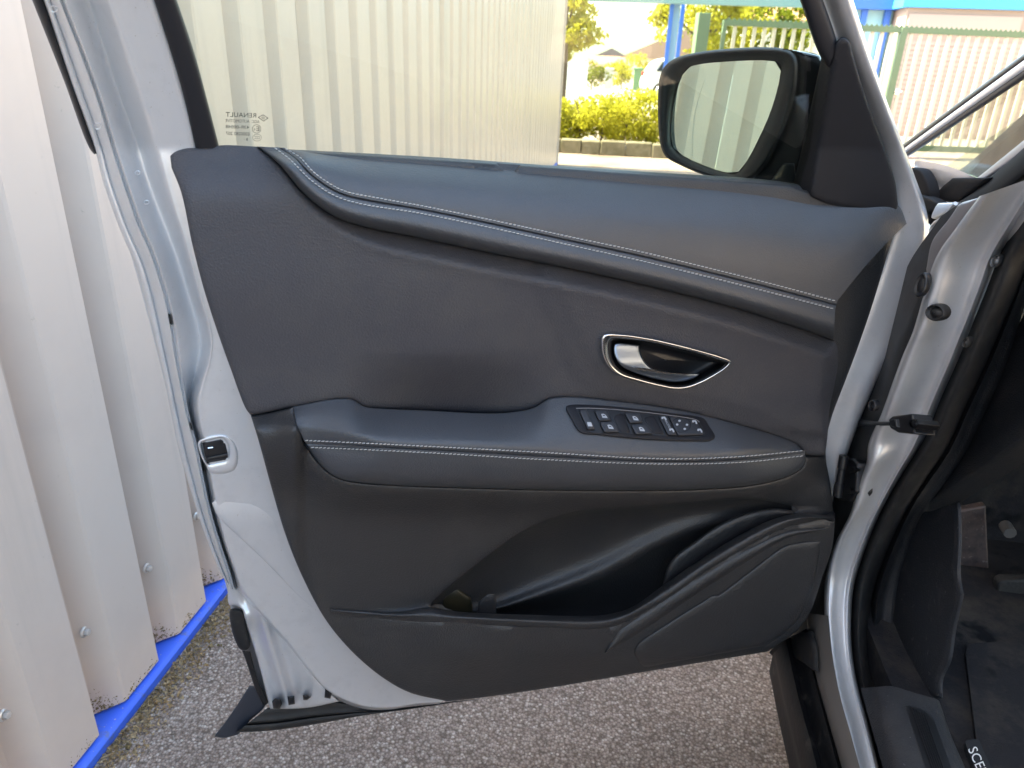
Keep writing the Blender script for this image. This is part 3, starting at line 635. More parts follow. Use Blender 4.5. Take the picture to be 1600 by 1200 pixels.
t.links.new(fr.outputs[0], mx.inputs[0]); t.links.new(tr.outputs[0], mx.inputs[1]); t.links.new(gl.outputs[0], mx.inputs[2]); t.links.new(mx.outputs[0], out.inputs[0])
M['glass'] = gm
gp = A([(200, -165), (262, 0), (345, 252), (1262, 312), (1306, 100), (1270, 0), (1212, -165)])
gf = PL(gp, -.060); v, f = prism(gf, -DN*.0035)
window = mk('window_glass', (v, f), M['glass'], car, flat=True)
ch = []
def mtext(body, xr, xl, yb, hgt, slope=.035):
    v, f = text2d(body); s = v/v.max(0)
    q = np.stack([xr-s[:, 0]*(xr-xl), yb-s[:, 1]*hgt + 0*s[:, 0]], 1); q[:, 1] += (q[:, 0]-400)*slope
    V = PL(q, -.0592); ch.append((V, face_eye(V, f)))
def outl(o, i):
    v2, f2, _ = tri(o, [i], 1.2); V = PL(v2, -.0592); ch.append((V, face_eye(V, f2)))
mtext('RENAULT', 400.3, 352.8, 184, 7.2); mtext('AGC  AUTOMOTIVE', 405.5, 352.3, 192.4, 4.8); mtext('43R-00048', 389.5, 352.6, 202, 5.2); mtext('E000282 207', 389.6, 353, 212.3, 5); mtext('8', 387.4, 384.8, 220.4, 4.2); mtext('-', 382.6, 381.2, 218.4, .6)
cir = lambda cx, cy, rx, ry, n=28: A([(cx+rx*math.cos(2*math.pi*k/n), cy+ry*math.sin(2*math.pi*k/n)) for k in range(n)])
outl(cir(401, 201.4, 7, 6.9), cir(401, 201.4, 6.3, 6.2)); mtext('E', 405.3, 400, 204.6, 7); mtext('6', 398.8, 396.2, 204, 4)
outl(cir(401.7, 215, 7, 5.6), cir(401.7, 215, 6.5, 5.1)); mtext('CCC', 406, 397.4, 217.4, 5)
outl(A([(402.8, 183.3), (411, 178.8), (419.5, 184.6), (411.6, 189.8)]), A([(404.6, 183.4), (411, 180), (417.6, 184.6), (411.6, 188.5)]))
outl(A([(408.3, 183.9), (411, 181.9), (414, 184.4), (411.5, 186.8)]), A([(409.5, 184), (411, 182.9), (412.9, 184.4), (411.4, 185.8)]))
mk('glass_marking', join(*ch), M['ink'], window, flat=True)
# faint second stamp, seen by its reflection
# ---------------- mirror, folded in against the glass
mx_ = lambda pts: A([(1030+a/5.219, 60+b/5.219) for a, b in pts])
def MW(p, w): p = A(p); return P(p, w+.0007*(p[..., 0]-1200)+.0002*(p[..., 1]-180))
MG = cr(mx_([(240, 235), (320, 212), (600, 186), (850, 178), (935, 184), (985, 215), (992, 262), (960, 430), (900, 620), (820, 800), (725, 985), (650, 1085), (600, 1102), (540, 1093), (350, 1030), (155, 932), (108, 880), (96, 800), (101, 650), (130, 480), (180, 318)]), 6, True)
MO = cr(mx_([(40, 240), (120, 170), (300, 118), (600, 84), (850, 74), (1000, 84), (1080, 110), (1120, 170), (1125, 300), (1100, 480), (1040, 680), (960, 860), (880, 1010), (790, 1120), (660, 1180), (500, 1150), (320, 1095), (150, 1020), (65, 970), (22, 900), (-4, 700), (-6, 470), (5, 330)]), 6, True)
npt = 260
MG = rs(np.vstack([MG, MG[:1]]), npt+1)[:-1]; MO = rs(np.vstack([MO, MO[:1]]), npt+1)[:-1]
# line the two rings up by angle
mc = A([1140, 172])
def byang(c):
    an = np.arctan2(c[:, 1]-mc[1], c[:, 0]-mc[0]); o = np.argsort(an); an = an[o]; c = c[o]; q = np.linspace(-math.pi, math.pi, npt, endpoint=False)
    return np.stack([np.interp(q, an, c[:, k], period=2*math.pi) for k in range(2)], 1)
MG, MO = byang(MG), byang(MO)
mirror = empty('side_mirror', None, car)
WM = -.115
MC2 = lambda k: mc+(MO-mc)*k
rl = [MW(MG+(MO-MG)*.02, WM-.014), MW(MG+(MO-MG)*.10, WM-.006), MW(MG+(MO-MG)*.45, WM+.012), MW(MG+(MO-MG)*.78, WM+.016), MW(MO, WM+.002)]
v, f = loft(rl, 4, close_u=True); f = face_eye(v, f)
bk = [MW(MO, WM+.002), MW(MC2(1.005), WM-.02), MW(MC2(.97), WM-.06), MW(MC2(.75), WM-.10), MW(MC2(.35), WM-.12), MW(MC2(.02), WM-.125)]
vb, fb = loft(bk, 4, close_u=True)
mk('housing', [(v, f, 0), (vb, [q[::-1] for q in fb], 0)], [M['satin']], mirror, angle=80)
v2_, f2_, _ = tri(MG, (), 40); q3 = MW(A([(1060, 180), (1200, 120), (1150, 260)]), WM-.0095); pn = np.cross(q3[1]-q3[0], q3[2]-q3[0]); v = onplane(v2_, q3[0], pn/np.linalg.norm(pn)); f = face_eye(v, f2_)
mk('mirror_glass', (v, f), M['mirror'], mirror, flat=True)
# arm between the housing and the door, with its cover and foot
arm = cr(mx_([(1000, 84), (1150, 104), (1310, 140), (1420, 300), (1400, 620), (1330, 1190), (900, 1180), (760, 1140), (880, 1010), (960, 860), (1040, 680), (1100, 480), (1125, 300), (1080, 110)]), 5, True)
mk('mirror_arm', lift(arm, lambda p: -.104-.0006*np.maximum(0, 1248-p[:, 0]), step=7, round_px=10, round_m=.02, skirt=-.20), M['satin'], mirror, angle=70)
mk('mirror_cover', lift(segs(mx_([(1010, 84), (1090, 94), (1150, 104), (1310, 140)]), mx_([(1310, 140), (1330, 200), (1320, 290)]), mx_([(1320, 290), (1215, 282)]), mx_([(1215, 282), (1200, 200), (1160, 140), (1100, 105), (1010, 84)])), -.105, step=6, round_px=5, round_m=.008, skirt=-.2), mat('gloss_black', (.012, .014, .02), .12, coat=.6), mirror)
mk('mirror_foot', lift(segs(mx_([(920, 1150), (970, 1080), (1010, 1025), (1050, 1018), (1110, 1020)]), mx_([(1110, 1020), (1120, 1180)]), mx_([(1120, 1180), (900, 1180), (920, 1150)])), -.085, step=6, round_px=3, skirt=-.2), M['black'], mirror)
ch = []
for q in range(34):                                  # water drops on the housing and the mirror
    a = rng.uniform(0, 2*math.pi); k = rng.uniform(.2, .98); pt = mc+A([math.cos(a)*75, math.sin(a)*85])*k
    r = rng.uniform(.0004, .0010); c0 = MW(pt, WM-.0075 if k < .9 else WM+.012); ch.append(tube(A([c0-DN*r*.3, c0, c0+DN*r*.5]), [r, r*.9, r*.1], 7))
mk('water_drops', join(*ch), mat('water', (.9, .95, 1), .05, trans=.9, ior=1.33), mirror)['kind'] = 'stuff'
# mirror glass dots: the printed dotted line and the warning mark
dl = rs(cr(mx_([(430, 205), (370, 340), (310, 530), (275, 720), (265, 1000)]), 8), 34)
ch = []
for q in dl:
    o_ = cir(q[0], q[1], .75, .75, 6); V = MW(o_, WM-.0075); ch.append((V, face_eye(V, [tuple(range(6))])))
mk('dotted_line', join(*ch), mat('print_grey', (.25, .3, .3), .6), mirror, flat=True)['kind'] = 'stuff'
mk('warning_mark', join(*[(lambda V: (V, face_eye(V, [tuple(range(8))])))(MW(cir(*mx_([c])[0], 2.1, 1.8, 8), WM-.0082)) for c in ((225, 372), (243, 352), (272, 310), (262, 330))]), mat('print_red', (.32, .2, .2), .6), mirror, flat=True)
# ------------------------------------------------------------------ THE CAR: body round the door opening
PIL_L = [(1535, 305), (1500, 352), (1467, 400), (1447, 460), (1430, 517), (1413, 557), (1397, 600), (1380, 647), (1360, 693), (1357, 722), (1343, 760), (1332, 800), (1307, 850), (1293, 900), (1291, 950), (1297, 1013), (1307, 1067), (1327, 1150), (1342, 1212), (1375, 1330)]
PIL_R = [(1640, 268), (1600, 338), (1563, 400), (1547, 443), (1520, 510), (1500, 560), (1473, 620), (1447, 683), (1413, 737), (1380, 793), (1351, 860), (1334, 917), (1330, 967), (1331, 1017), (1341, 1077), (1357, 1133), (1375, 1205), (1410, 1330)]
NB = 150
a, b = rail(PIL_L, NB), rail(PIL_R, NB)
tb = np.linspace(0, 1, NB)
up = 1-smooth(tb, .35, .75)
XO = .452                                           # car's outer side
pa = PX(a+A([-8, 0]), XO); 
ins_ = a+(b-a)*.12; m1 = a+(b-a)*.45; m2 = a+(b-a)*.72; m3 = a+(b-a)*.84
def PXa(p, x): d = ray(p); t = (A(x)-CAM[0])/d[:, 0]; return CAM+d*t[:, None]
rl = [PXa(a+A([1, 0]), XO+.045), PXa(a, XO+.002), PXa(ins_, XO+.006), PXa(m1, XO+.022+.012*up), PXa(m2, XO+.034+.022*up), PXa(m3, XO+.036+.020*up), PXa(b, XO+.060+.03*up), PXa(b, XO+.085+.03*up)]
v, f = loft(rl, 4); f = face_eye(v, f)
body_ch = [(v, f)]
# dark hinge gap: face of the pillar behind the door's hinge end
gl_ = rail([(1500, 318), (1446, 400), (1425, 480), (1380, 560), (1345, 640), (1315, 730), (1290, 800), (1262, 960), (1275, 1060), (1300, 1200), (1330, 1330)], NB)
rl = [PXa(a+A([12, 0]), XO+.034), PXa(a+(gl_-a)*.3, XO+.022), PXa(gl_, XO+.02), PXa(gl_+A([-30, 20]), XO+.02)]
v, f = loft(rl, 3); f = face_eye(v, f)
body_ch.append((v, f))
body = mk('body', body_ch, M['silver'], car, angle=70)
gapm = mat('pillar_gap_shade', (.065, .068, .072), .5, metal=.3, var=[(30, .45, .7, (.05, .05, .05), 4)])  # pillar's silver darkened in its colour, standing in for shade in the gap
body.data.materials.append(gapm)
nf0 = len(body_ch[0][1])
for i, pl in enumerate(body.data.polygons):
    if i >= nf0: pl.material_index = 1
# grey lower sill face and the black rocker trim beneath
q = rail([(1262, 958), (1272, 1040), (1296, 1130), (1318, 1205), (1350, 1330)], 30); q2 = rail([(1294, 962), (1300, 1020), (1312, 1085), (1330, 1150), (1348, 1215), (1380, 1330)], 30)
v, f = loft([PX(q2, .45), PX(q, .446), PX(q, .50)], 2); mk('sill_face', (v, face_eye(v, f)), mat('grey_sill_paint', (.22, .21, .2), .45, metal=.3), car)
q = rail([(1208, 1022), (1222, 1090), (1243, 1180), (1275, 1330)], 30); q1 = rail([(1228, 1000), (1245, 1080), (1268, 1165), (1308, 1330)], 30); q2 = rail([(1255, 985), (1272, 1060), (1300, 1165), (1345, 1330)], 30)
v, f = loft([PX(q+A([0, 0]), .42)-A([0, 0, .05]), PX(q, .415), PX(q+(q1-q)*.2, .408), PX(q1, .414), PX(q1+(q2-q1)*.25, .43), PX(q2, .442), PX(q2, .5)], 3)
mk('rocker_trim', (v, face_eye(v, f)), mat('black_rocker', (.007, .007, .008), .5, bump=[('noise', 60, .3, .003)], var=[(22, .60, .68, (.05, .045, .038), 6)]), car)
mk('rocker_end', lift(segs([(1196, 1020), (1215, 1002), (1240, 990), (1262, 985)], [(1262, 985), (1268, 1010), (1270, 1050)], [(1270, 1050), (1240, 1030), (1212, 1030)], [(1212, 1030), (1196, 1020)]), .0, place=lambda p, w: PX(p, .430)-np.outer(w, (1, 0, 0)), step=6, round_px=5, round_m=.01), M['rubber'], car)
# plugs, screws, check strap, hinge
def disc(cx, cy, rx, ry, x, name, m, dome=.004, ang=0):
    x -= .012
    o_ = cir(0, 0, rx, ry, 20); ca, sa = math.cos(ang), math.sin(ang); o_ = o_@A([[ca, sa], [-sa, ca]])+A([cx, cy])
    rl = [PXa(A([cx, cy])+(o_-A([cx, cy]))*k, x+.00045*(o_[:, 0]-cx)*k)+A([-d, -d*.6, 0]) for k, d in ((1, -.006), (1, dome*.5), (.86, dome), (.6, dome*.35), (.3, dome*.9), (.02, dome))]
    v, f = loft(rl, 2, close_u=True); return mk(name, (v, face_eye(v, f)), m, body)
disc(1465, 488, 16, 13.5, .476, 'body_plug', M['rubber'], .006)
disc(1556, 408, 7, 11, .525, 'body_screw', mat('dark_zinc', (.12, .12, .12), .4, metal=.7), .003, .5)
disc(1510, 535, 5, 9, .517, 'body_screw', M['rubber'], .003, .4)
disc(1440, 445, 9, 20, .452, 'body_plug', M['black'], .003, .3)
disc(1364, 634, 6, 9, .449, 'body_plug', M['black'], .003, .1)
strap = P(A([(1338, 660)]), -.06)[0]; e1 = PX(A([(1378, 662)]), .455)[0]; e2 = PX(A([(1430, 662)]), .46)[0]
cs = empty('check_strap', None, car)
mk('strap', tube(A([strap-DU*.04, strap, strap+(e1-strap)*.35, strap+(e1-strap)*.7, e1, e1+(e2-e1)*.3]), [.0085, .008, .005, .0035, .0035, .0035], 8), M['black'], cs)
bq = PX(A([(1388, 655), (1394, 650), (1424, 646), (1428, 678), (1402, 676), (1390, 669)]), .446)
mk('bracket', [prism(bq, A([.03, 0, 0])), prism(PX(A([(1390, 655), (1398, 654), (1400, 668), (1391, 667)]), .440), A([.03, 0, 0]))], M['black'], cs, bevel=.0025)
hb_ = PX(cir(1427, 662, 8, 8.5, 6), .446); mk('bolt_head', [prism(hb_, A([.03, 0, 0])), (*prism(PX(cir(1427, 662, 4, 4.2, 10), .444), A([.03, 0, 0])),)], mat('black_bolt', (.02, .02, .022), .35, metal=.6), cs, bevel=.001)
hg = empty('door_hinge', None, car)
hp_ = PX(A([(1316, 716), (1333, 716), (1339, 724), (1336, 768), (1325, 783), (1308, 781)]), .447); mk('hinge_plate', prism(hp_, A([.03, 0, 0])), M['black'], hg, bevel=.003)
kn = PX(A([(1319, 712), (1309, 776)]), .436); mk('hinge_knuckle', tube(A([kn[0], kn[0]+(kn[1]-kn[0])*.30, kn[0]+(kn[1]-kn[0])*.32, kn[0]+(kn[1]-kn[0])*.66, kn[0]+(kn[1]-kn[0])*.68, kn[1]]), [.0085, .0085, .007, .007, .0085, .0085], 12), M['black'], hg)
for (x, y) in ((1329, 733), (1325, 766)): mk('hinge_bolt', prism(PX(cir(x, y, 5, 5.5, 6), .441), A([.012, 0, 0])), mat('black_bolt', (.02, .02, .022), .35, metal=.6), hg)
# weather seal round the opening: a soft tube
NS = 120
s_in = rail(PIL_R, NS); sw = interpw([(0, 44), (.3, 36), (.55, 30), (.7, 26), (1, 34)], NS)
s_out = s_in+np.stack([sw, sw*.35], 1)
rl = [PXa(s_in+A([-2, 0]), .53), PXa(s_in+(s_out-s_in)*.12, .522), PXa(s_in+(s_out-s_in)*.4, .515), PXa(s_in+(s_out-s_in)*.75, .53), PXa(s_out, .56), PXa(s_out+A([4, 2]), .58)]
v, f = loft(rl, 4); mk('weather_seal', (v, face_eye(v, f)), M['rubber'], car, angle=80)
# A pillar: dark seal, silver jamb above
intm = mat('interior_plastic', (.014, .0155, .019), .6, bump=GR, var=[(11, .5, .75, (.028, .026, .026), 5)])
s3 = s_out+np.stack([sw*0+22, sw*0+12], 1)
nk = rail([(1680, 330), (1640, 400), (1600, 470), (1570, 560), (1535, 640), (1490, 730), (1440, 800), (1420, 850), (1400, 920), (1392, 1000), (1396, 1080), (1415, 1160), (1440, 1230), (1480, 1330)], NS)
rl = [PXa(s_out+A([2, 1]), .57), PXa(s_out+(nk-s_out)*.3, .565), PXa(s_out+(nk-s_out)*.6, .585), PXa(nk, .60), PXa(nk+A([10, 4]), .66)]
v, f = loft(rl, 3); mk('pillar_trim', (v, face_eye(v, f)), intm, car, angle=80)
# dash end panel
dashp = segs([(1700, 300), (1640, 410), (1600, 478), (1560, 570), (1525, 660), (1492, 728)], [(1492, 728), (1443, 800)], [(1443, 800), (1475, 778), (1540, 735), (1600, 690)], [(1600, 690), (1750, 580)], [(1750, 580), (1700, 300)])
dash = mk('dashboard', [lift(dashp, lambda p: .01*smooth(dist(p, A([(1443, 800), (1475, 778), (1540, 735), (1600, 690), (1750, 580)]), False), 45, 20), place=lambda p, w: PX(p, .62)+np.outer(w, (-1, -.3, 0)), step=14, round_px=8, round_m=.012, skirt=-.05),
    box((.72, 1.25, .78), (1.85, 1.75, .98))], intm, car)
# kick panel, foot rest, pedal, carpeted floor, sill trim
kick = segs([(1420, 770), (1440, 800), (1470, 790), (1490, 784)], [(1490, 784), (1492, 840), (1490, 905), (1496, 930)], [(1496, 930), (1482, 985), (1474, 1035), (1463, 1062), (1462, 1092)], [(1462, 1092), (1430, 1085), (1393, 1072)], [(1393, 1072), (1386, 1000), (1390, 930), (1405, 850), (1420, 770)])
mk('kick_panel', lift(kick, lambda p: .006*np.sin(p[:, 0]*.05), place=lambda p, w: PX(p, .61)+np.outer(w, (-1, -.4, 0)), step=9, round_px=10, round_m=.008, skirt=-.004), mat('scuffed_plastic', (.018, .020, .025), .55, bump=GR, var=[(14, .52, .7, (.05, .048, .05), 8), (120, .66, .72, (.10, .098, .10), 3)]), car)
FZ = .40
rest = PY(A([(1492, 800), (1541, 790), (1546, 900), (1550, 990), (1488, 985), (1490, 880)]), 1.48)
v, f = prism(rest, A([0, .02, .0])); mk('foot_rest', (v, f), mat('worn_metal', (.12, .09, .085), .5, metal=.4, var=[(18, .45, .65, (.05, .045, .05), 6), (90, .62, .7, (.25, .22, .21), 3)], bump=[('noise', 40, .3, .004)]), car, bevel=.004)
pd = PY(quadpoly([(1556, 908), (1630, 906), (1640, 1004), (1570, 1004)], 12), 1.40)
v, f = prism(pd, A([0, .025, 0])); mk('brake_pedal', (v, f), mat('pedal_rubber', (.03, .03, .03), .7, bump=[('vor', 120, .5, .003)]), car, bevel=.004)
v, f = tube(PY(A([(1575, 829), (1577, 829)]), 1.42)+A([[0, -.01, 0], [0, .02, 0]]), .012, 10); mk('floor_bolt', (v, f), mat('grey_bolt', (.1, .1, .1), .5), car)
carpet = mat('carpet', (.026, .026, .030), .95, spec=.1, bump=[('noise', 900, .8, .002), ('noise', 200, .5, .004)], var=[(9, .48, .7, (.06, .055, .05), 6), (5, .56, .62, (.010, .011, .014), 4)])
mk('car_floor', [box((.55, -.6, FZ-.06), (2.1, 1.62, FZ)), box((.60, 1.60, FZ), (2.1, 1.68, 1.0))], carpet, car, flat=True)
q = rail([(1393, 1072), (1400, 1120), (1425, 1200), (1475, 1330)], 30); q2 = rail([(1462, 1092), (1478, 1140), (1504, 1200), (1560, 1330)], 30)
def PZr(p, z): return PZ(p, z)
sill = empty('sill_trim', None, car)
q0 = rail([(1345, 1075), (1360, 1130), (1380, 1200), (1420, 1330)], 30)
v, f = loft([PZ(q0, .40), PZ(q0+(q-q0)*.5, .425), PZ(q, .432), PZ(q+(q2-q)*.5, .433), PZ(q2, .43), PZ(q2+A([6, 4]), .405)], 3); mk('scuff_cover', (v, face_eye(v, f)), mat('dusty_plastic', (.020, .021, .025), .6, bump=GR, var=[(8, .45, .7, (.042, .04, .042), 8), (150, .68, .73, (.12, .12, .12), 3)]), sill)
for k in range(6):
    a0 = A([1424+k*4.2, 1106+k*2.2]); a1 = a0+A([66, 190])
    v, f = tube(PZ(A([a0, (a0+a1)/2, a1]), .435), .0016, 5); mk('tread_ridge', (v, f), M['black'], sill)
v, f = lift(segs([(1416, 1103), (1440, 1108), (1462, 1128)], [(1462, 1128), (1560, 1400)], [(1560, 1400), (1510, 1400)], [(1510, 1400), (1416, 1103)]), .4335, place=lambda p, w: PZ(p, .4345), step=14); mk('tread_plate', (v, f), M['black'], sill)
# cowl, fender top and front quarter light
XF = .60
fen = segs([(1424, 243), (1440, 246), (1480, 254), (1536, 277)], [(1536, 277), (1483, 279)], [(1483, 279), (1470, 284), (1452, 282), (1436, 262), (1424, 243)])
mk('front_wing', [lift(fen, 0., place=lambda p, w: PX(p, .56)+np.outer(w, (-.5, 0, 1)), step=6, round_px=6, round_m=.02, skirt=-.05), box((.50, 1.75, .35), (.56, 2.9, .93)), box((.56, 2.0, .85), (2.1, 2.95, .95))], M['silver'], car, angle=60)
mk('wing_return', lift(segs([(1430, 258), (1445, 266), (1483, 279)], [(1483, 279), (1474, 287), (1458, 286), (1446, 280)], [(1446, 280), (1430, 258)]), 0., place=lambda p, w: PX(p, .575)+np.outer(w, (-1, 0, 0)), step=5, round_px=5, round_m=.012, skirt=-.01), M['silver'], car)
mk('cowl_panel', lift(segs([(1486, 278), (1545, 277)], [(1545, 277), (1515, 300), (1497, 316)], [(1497, 316), (1478, 315), (1458, 312)], [(1458, 312), (1466, 296), (1486, 278)]), 0., place=lambda p, w: PX(p, .555)+np.outer(w, (-1, 0, 0)), step=5, round_px=4, skirt=-.02), M['deep'], car)
mk('cowl_bracket', [lift(segs([(1421, 261), (1434, 264), (1444, 278), (1450, 298), (1450, 308)], [(1450, 308), (1436, 306), (1421, 261)]), 0., place=lambda p, w: PX(p, .535)+np.outer(w, (-1, 0, 0)), step=4, round_px=4, skirt=-.02), lift(segs([(1436, 304), (1452, 310), (1463, 318), (1462, 330)], [(1462, 330), (1452, 332), (1450, 352)], [(1450, 352), (1440, 330), (1436, 304)]), 0., place=lambda p, w: PX(p, .525)+np.outer(w, (-1, 0, 0)), step=4, round_px=4, skirt=-.02)], M['deep'], car)
mk('wing_flange', [lift(segs([(1462, 317), (1494, 316)], [(1494, 316), (1484, 328), (1470, 336)], [(1470, 336), (1456, 342), (1450, 338)], [(1450, 338), (1462, 317)]), 0., place=lambda p, w: PX(p, .50)+np.outer(w, (-1, 0, 0)), step=5, round_px=4, skirt=-.05), tube(PX(rail([(1493, 318), (1476, 338), (1458, 352), (1454, 372), (1452, 395)], 16), .492), .0035, 7)], M['silver'], car)
mk('hinge_pad', lift(segs([(1494, 316), (1530, 306)], [(1530, 306), (1500, 350), (1470, 395)], [(1470, 395), (1450, 470), (1442, 420)], [(1442, 420), (1452, 375), (1478, 340), (1494, 316)]), 0., place=lambda p, w: PX(p, .464)+np.outer(w, (-1, 0, 0)), step=6, round_px=9, round_m=.008, skirt=-.01), mat('bare_grey_paint', (.30, .29, .30), .35, metal=.4), car)
# pillars: slim front pillar (black, bright, black) and the thick sealed one
ql = empty('quarter_window', None, car)
def bar(l0, l1, r0_, r1_, x, name, m, parent):
    a, b = rail([l0, l1], 20), rail([r0_, r1_], 20)
    v, f = loft([PX(a, x+.02), PX(a, x+.003), PX(a+(b-a)*.3, x), PX(a+(b-a)*.7, x), PX(b, x+.003), PX(b, x+.02)], 3); return mk(name, (v, face_eye(v, f)), m, parent)
bar((1404, 231), (1760, -36), (1409, 236), (1760, -22), .60, 'outer_trim', M['black'], ql)
bar((1408, 235), (1760, -24), (1413, 240), (1760, -2), .598, 'bright_trim', mat('bright_strip', (.8, .8, .8), .25, metal=.2), ql)
bar((1412, 239), (1760, -3), (1418, 244), (1760, 16), .60, 'inner_trim', M['black'], ql)
v, f = prism(PX(A([(1412, 238), (1760, -2), (1760, 120), (1536, 281)]), .615), A([.004, 0, 0])); mk('quarter_glass', (v, f), M['glass'], ql, flat=True)
bar((1478, 318), (1760, 92), (1494, 313), (1760, 132), .575, 'seal_edge', mat('grey_pillar_edge', (.30, .30, .32), .4, metal=.3), car)
a = rail([(1490, 316), (1545, 279), (1640, 196), (1760, 92)], 30); b = rail([(1522, 318), (1555, 312), (1640, 250), (1760, 160)], 30)
v, f = loft([PX(a, .60), PX(a, .57), PX(a+(b-a)*.35, .552), PX(a+(b-a)*.8, .55), PX(b, .565), PX(b, .6)], 4); mk('pillar_seal', (v, face_eye(v, f)), M['deep'], car)
a = rail([(1520, 318), (1556, 312), (1640, 250), (1760, 160)], 30); b = rail([(1520, 350), (1575, 400), (1640, 330), (1760, 240)], 30)
v, f = loft([PX(a, .545), PX(a+(b-a)*.5, .52), PX(b, .54)], 3); mk('pillar_jamb', (v, face_eye(v, f)), M['silver'], car)
# instrument cover, bonnet seen through the quarter light
dt_ = segs([(1462, 282), (1500, 258), (1560, 205), (1618, 152), (1650, 126)], [(1650, 126), (1655, 215), (1536, 284)], [(1536, 284), (1462, 282)])
dm_ = mat('brown_dash', (.16, .105, .085), .6, bump=[('noise', 300, .2, .001)])
dtp = mk('dash_top', lift(dt_, 0., place=lambda p, w: PX(p, .74)+np.outer(w, (-1, 0, 0)), step=14, round_px=10, round_m=.02, skirt=-.10), dm_, car)
mk('windscreen', prism(A([(.66, 2.30, .96), (2.02, 2.30, .96), (1.92, 1.0, 1.57), (.70, 1.0, 1.57)]), A([0, .0012, .005])), M['glass'], car, flat=True)
# roof, far side, rear of the cabin: what shades the interior
mk('roof', [box((.62, -.9, 1.58), (2.05, 1.0, 1.64)), box((.47, -.9, 1.52), (.62, 1.05, 1.60))], M['silver'], car, bevel=.03)
mk('side_panel', [box((2.15, -.9, .35), (2.22, 2.9, 1.0)), box((2.08, -.9, 1.52), (2.16, 1.0, 1.58))], M['silver'], car, bevel=.02)
mk('side_panel', [box((.455, -2.3, .30), (.53, -.28, 1.0)), box((.47, -.34, 1.0), (.55, -.26, 1.55)), box((.50, -2.3, .95), (2.2, -2.2, 1.5))], M['silver'], car, bevel=.02)
mk('seat', [box((.72, -.5, .42), (1.22, .05, .68)), box((.74, -.75, .6), (1.2, -.5, 1.25))], mat('seat_fabric', (.03, .03, .034), .85), car, bevel=.06)
for (y, nm) in ((2.3, 'wheel'), (-1.3, 'wheel')):
    ch = []
    for k, (r, x0, x1) in enumerate(((.33, .46, .66),)):
        v, f = tube(A([[.46, y, .33], [.48, y, .33], [.64, y, .33], [.66, y, .33]]), [.30, .33, .33, .30], 28); ch.append((v, f, 0))
    mk('wheel', ch, M['rubber'], car)
# ------------------------------------------------------------------ floor mat (lies in the car)
fm = PZ(quadpoly([(1505, 1010), (1700, 1003), (1780, 1300), (1530, 1215)], 16), FZ+.004)
v, f = prism(fm, A([0, 0, .008]))
v2, f2 = text2d('SCENIC'); hgt = 15; s = v2/v2[:, 1].max()*hgt
ang = math.radians(66); q = A([(1512+a*math.cos(ang)+b*math.sin(ang), 1171+a*math.sin(ang)-b*math.cos(ang)*.9) for a, b in s])
lv = PZ(q, FZ+.0165); lf = f2
bd = PZ(quadpoly([(1504, 1164), (1526, 1161), (1600, 1330), (1568, 1335)], 5), FZ+.0045); bv, bf = prism(bd, A([0, 0, .010]))
flm = mk('floor_mat', [(v, f, 0), (bv, bf, 1), (lv, lf, 2)], [carpet, mat('badge_cloth', (.014, .016, .02), .8), mat('white_lettering', (.75, .75, .75), .6)], None, flat=True)
tag(flm, 'dark carpet floor mat in the footwell with white lettering', 'floor mat')
# ------------------------------------------------------------------ GROUND
def asphalt():
    m = bpy.data.materials.new('asphalt'); m.use_nodes = True; t = m.node_tree; n = t.nodes; b = n['Principled BSDF']; L = t.links.new
    tc = n.new('ShaderNodeTexCoord')
    def vor(sc, feat='F1'):
        v = n.new('ShaderNodeTexVoronoi'); v.inputs['Scale'].default_value = sc; v.feature = feat; L(tc.outputs['Object'], v.inputs['Vector']); return v
    v1 = vor(165); v2 = vor(340); ns = n.new('ShaderNodeTexNoise'); ns.inputs['Scale'].default_value = 1.6; ns.inputs['Detail'].default_value = 6; L(tc.outputs['Object'], ns.inputs['Vector'])
    def ramp(src, stops):
        r = n.new('ShaderNodeValToRGB'); e = r.color_ramp.elements
        e[0].position, e[0].color = stops[0][0], (*stops[0][1], 1); e[1].position, e[1].color = stops[-1][0], (*stops[-1][1], 1)
        for p_, c_ in stops[1:-1]: q = e.new(p_); q.color = (*c_, 1)
        L(src, r.inputs[0]); return r
    sep = n.new('ShaderNodeSeparateColor'); L(v1.outputs['Color'], sep.inputs[0])
    stone = ramp(sep.outputs[0], [(0, (.28, .213, .172)), (.35, (.37, .287, .236)), (.7, (.46, .368, .308)), (.9, (.56, .465, .40)), (1, (.70, .61, .53))])
    dk = ramp(v1.outputs['Distance'], [(.35, (1, 1, 1)), (.75, (.5, .48, .46))])
    mu = n.new('ShaderNodeMix'); mu.data_type = 'RGBA'; mu.blend_type = 'MULTIPLY'; mu.inputs[0].default_value = 1; L(stone.outputs[0], mu.inputs[6]); L(dk.outputs[0], mu.inputs[7])
    pt = ramp(ns.outputs['Fac'], [(.30, (.62, .58, .54)), (.42, (.92, .90, .88)), (.7, (1.15, 1.1, 1.05))])
    m2 = n.new('ShaderNodeMix'); m2.data_type = 'RGBA'; m2.blend_type = 'MULTIPLY'; m2.inputs[0].default_value = 1; L(mu.outputs[2], m2.inputs[6]); L(pt.outputs[0], m2.inputs[7])
    L(m2.outputs[2], b.inputs['Base Color']); b.inputs['Roughness'].default_value = .7; b.inputs['Specular IOR Level'].default_value = .35
    mth = n.new('ShaderNodeMath'); mth.operation = 'MULTIPLY_ADD'; mth.inputs[1].default_value = .4; L(v2.outputs['Distance'], mth.inputs[0]); L(v1.outputs['Distance'], mth.inputs[2])
    bp = n.new('ShaderNodeBump'); bp.invert = True; bp.inputs['Strength'].default_value = .9; bp.inputs['Distance'].default_value = .006; L(mth.outputs[0], bp.inputs['Height']); L(bp.outputs[0], b.inputs['Normal'])
    return m
AS = asphalt()
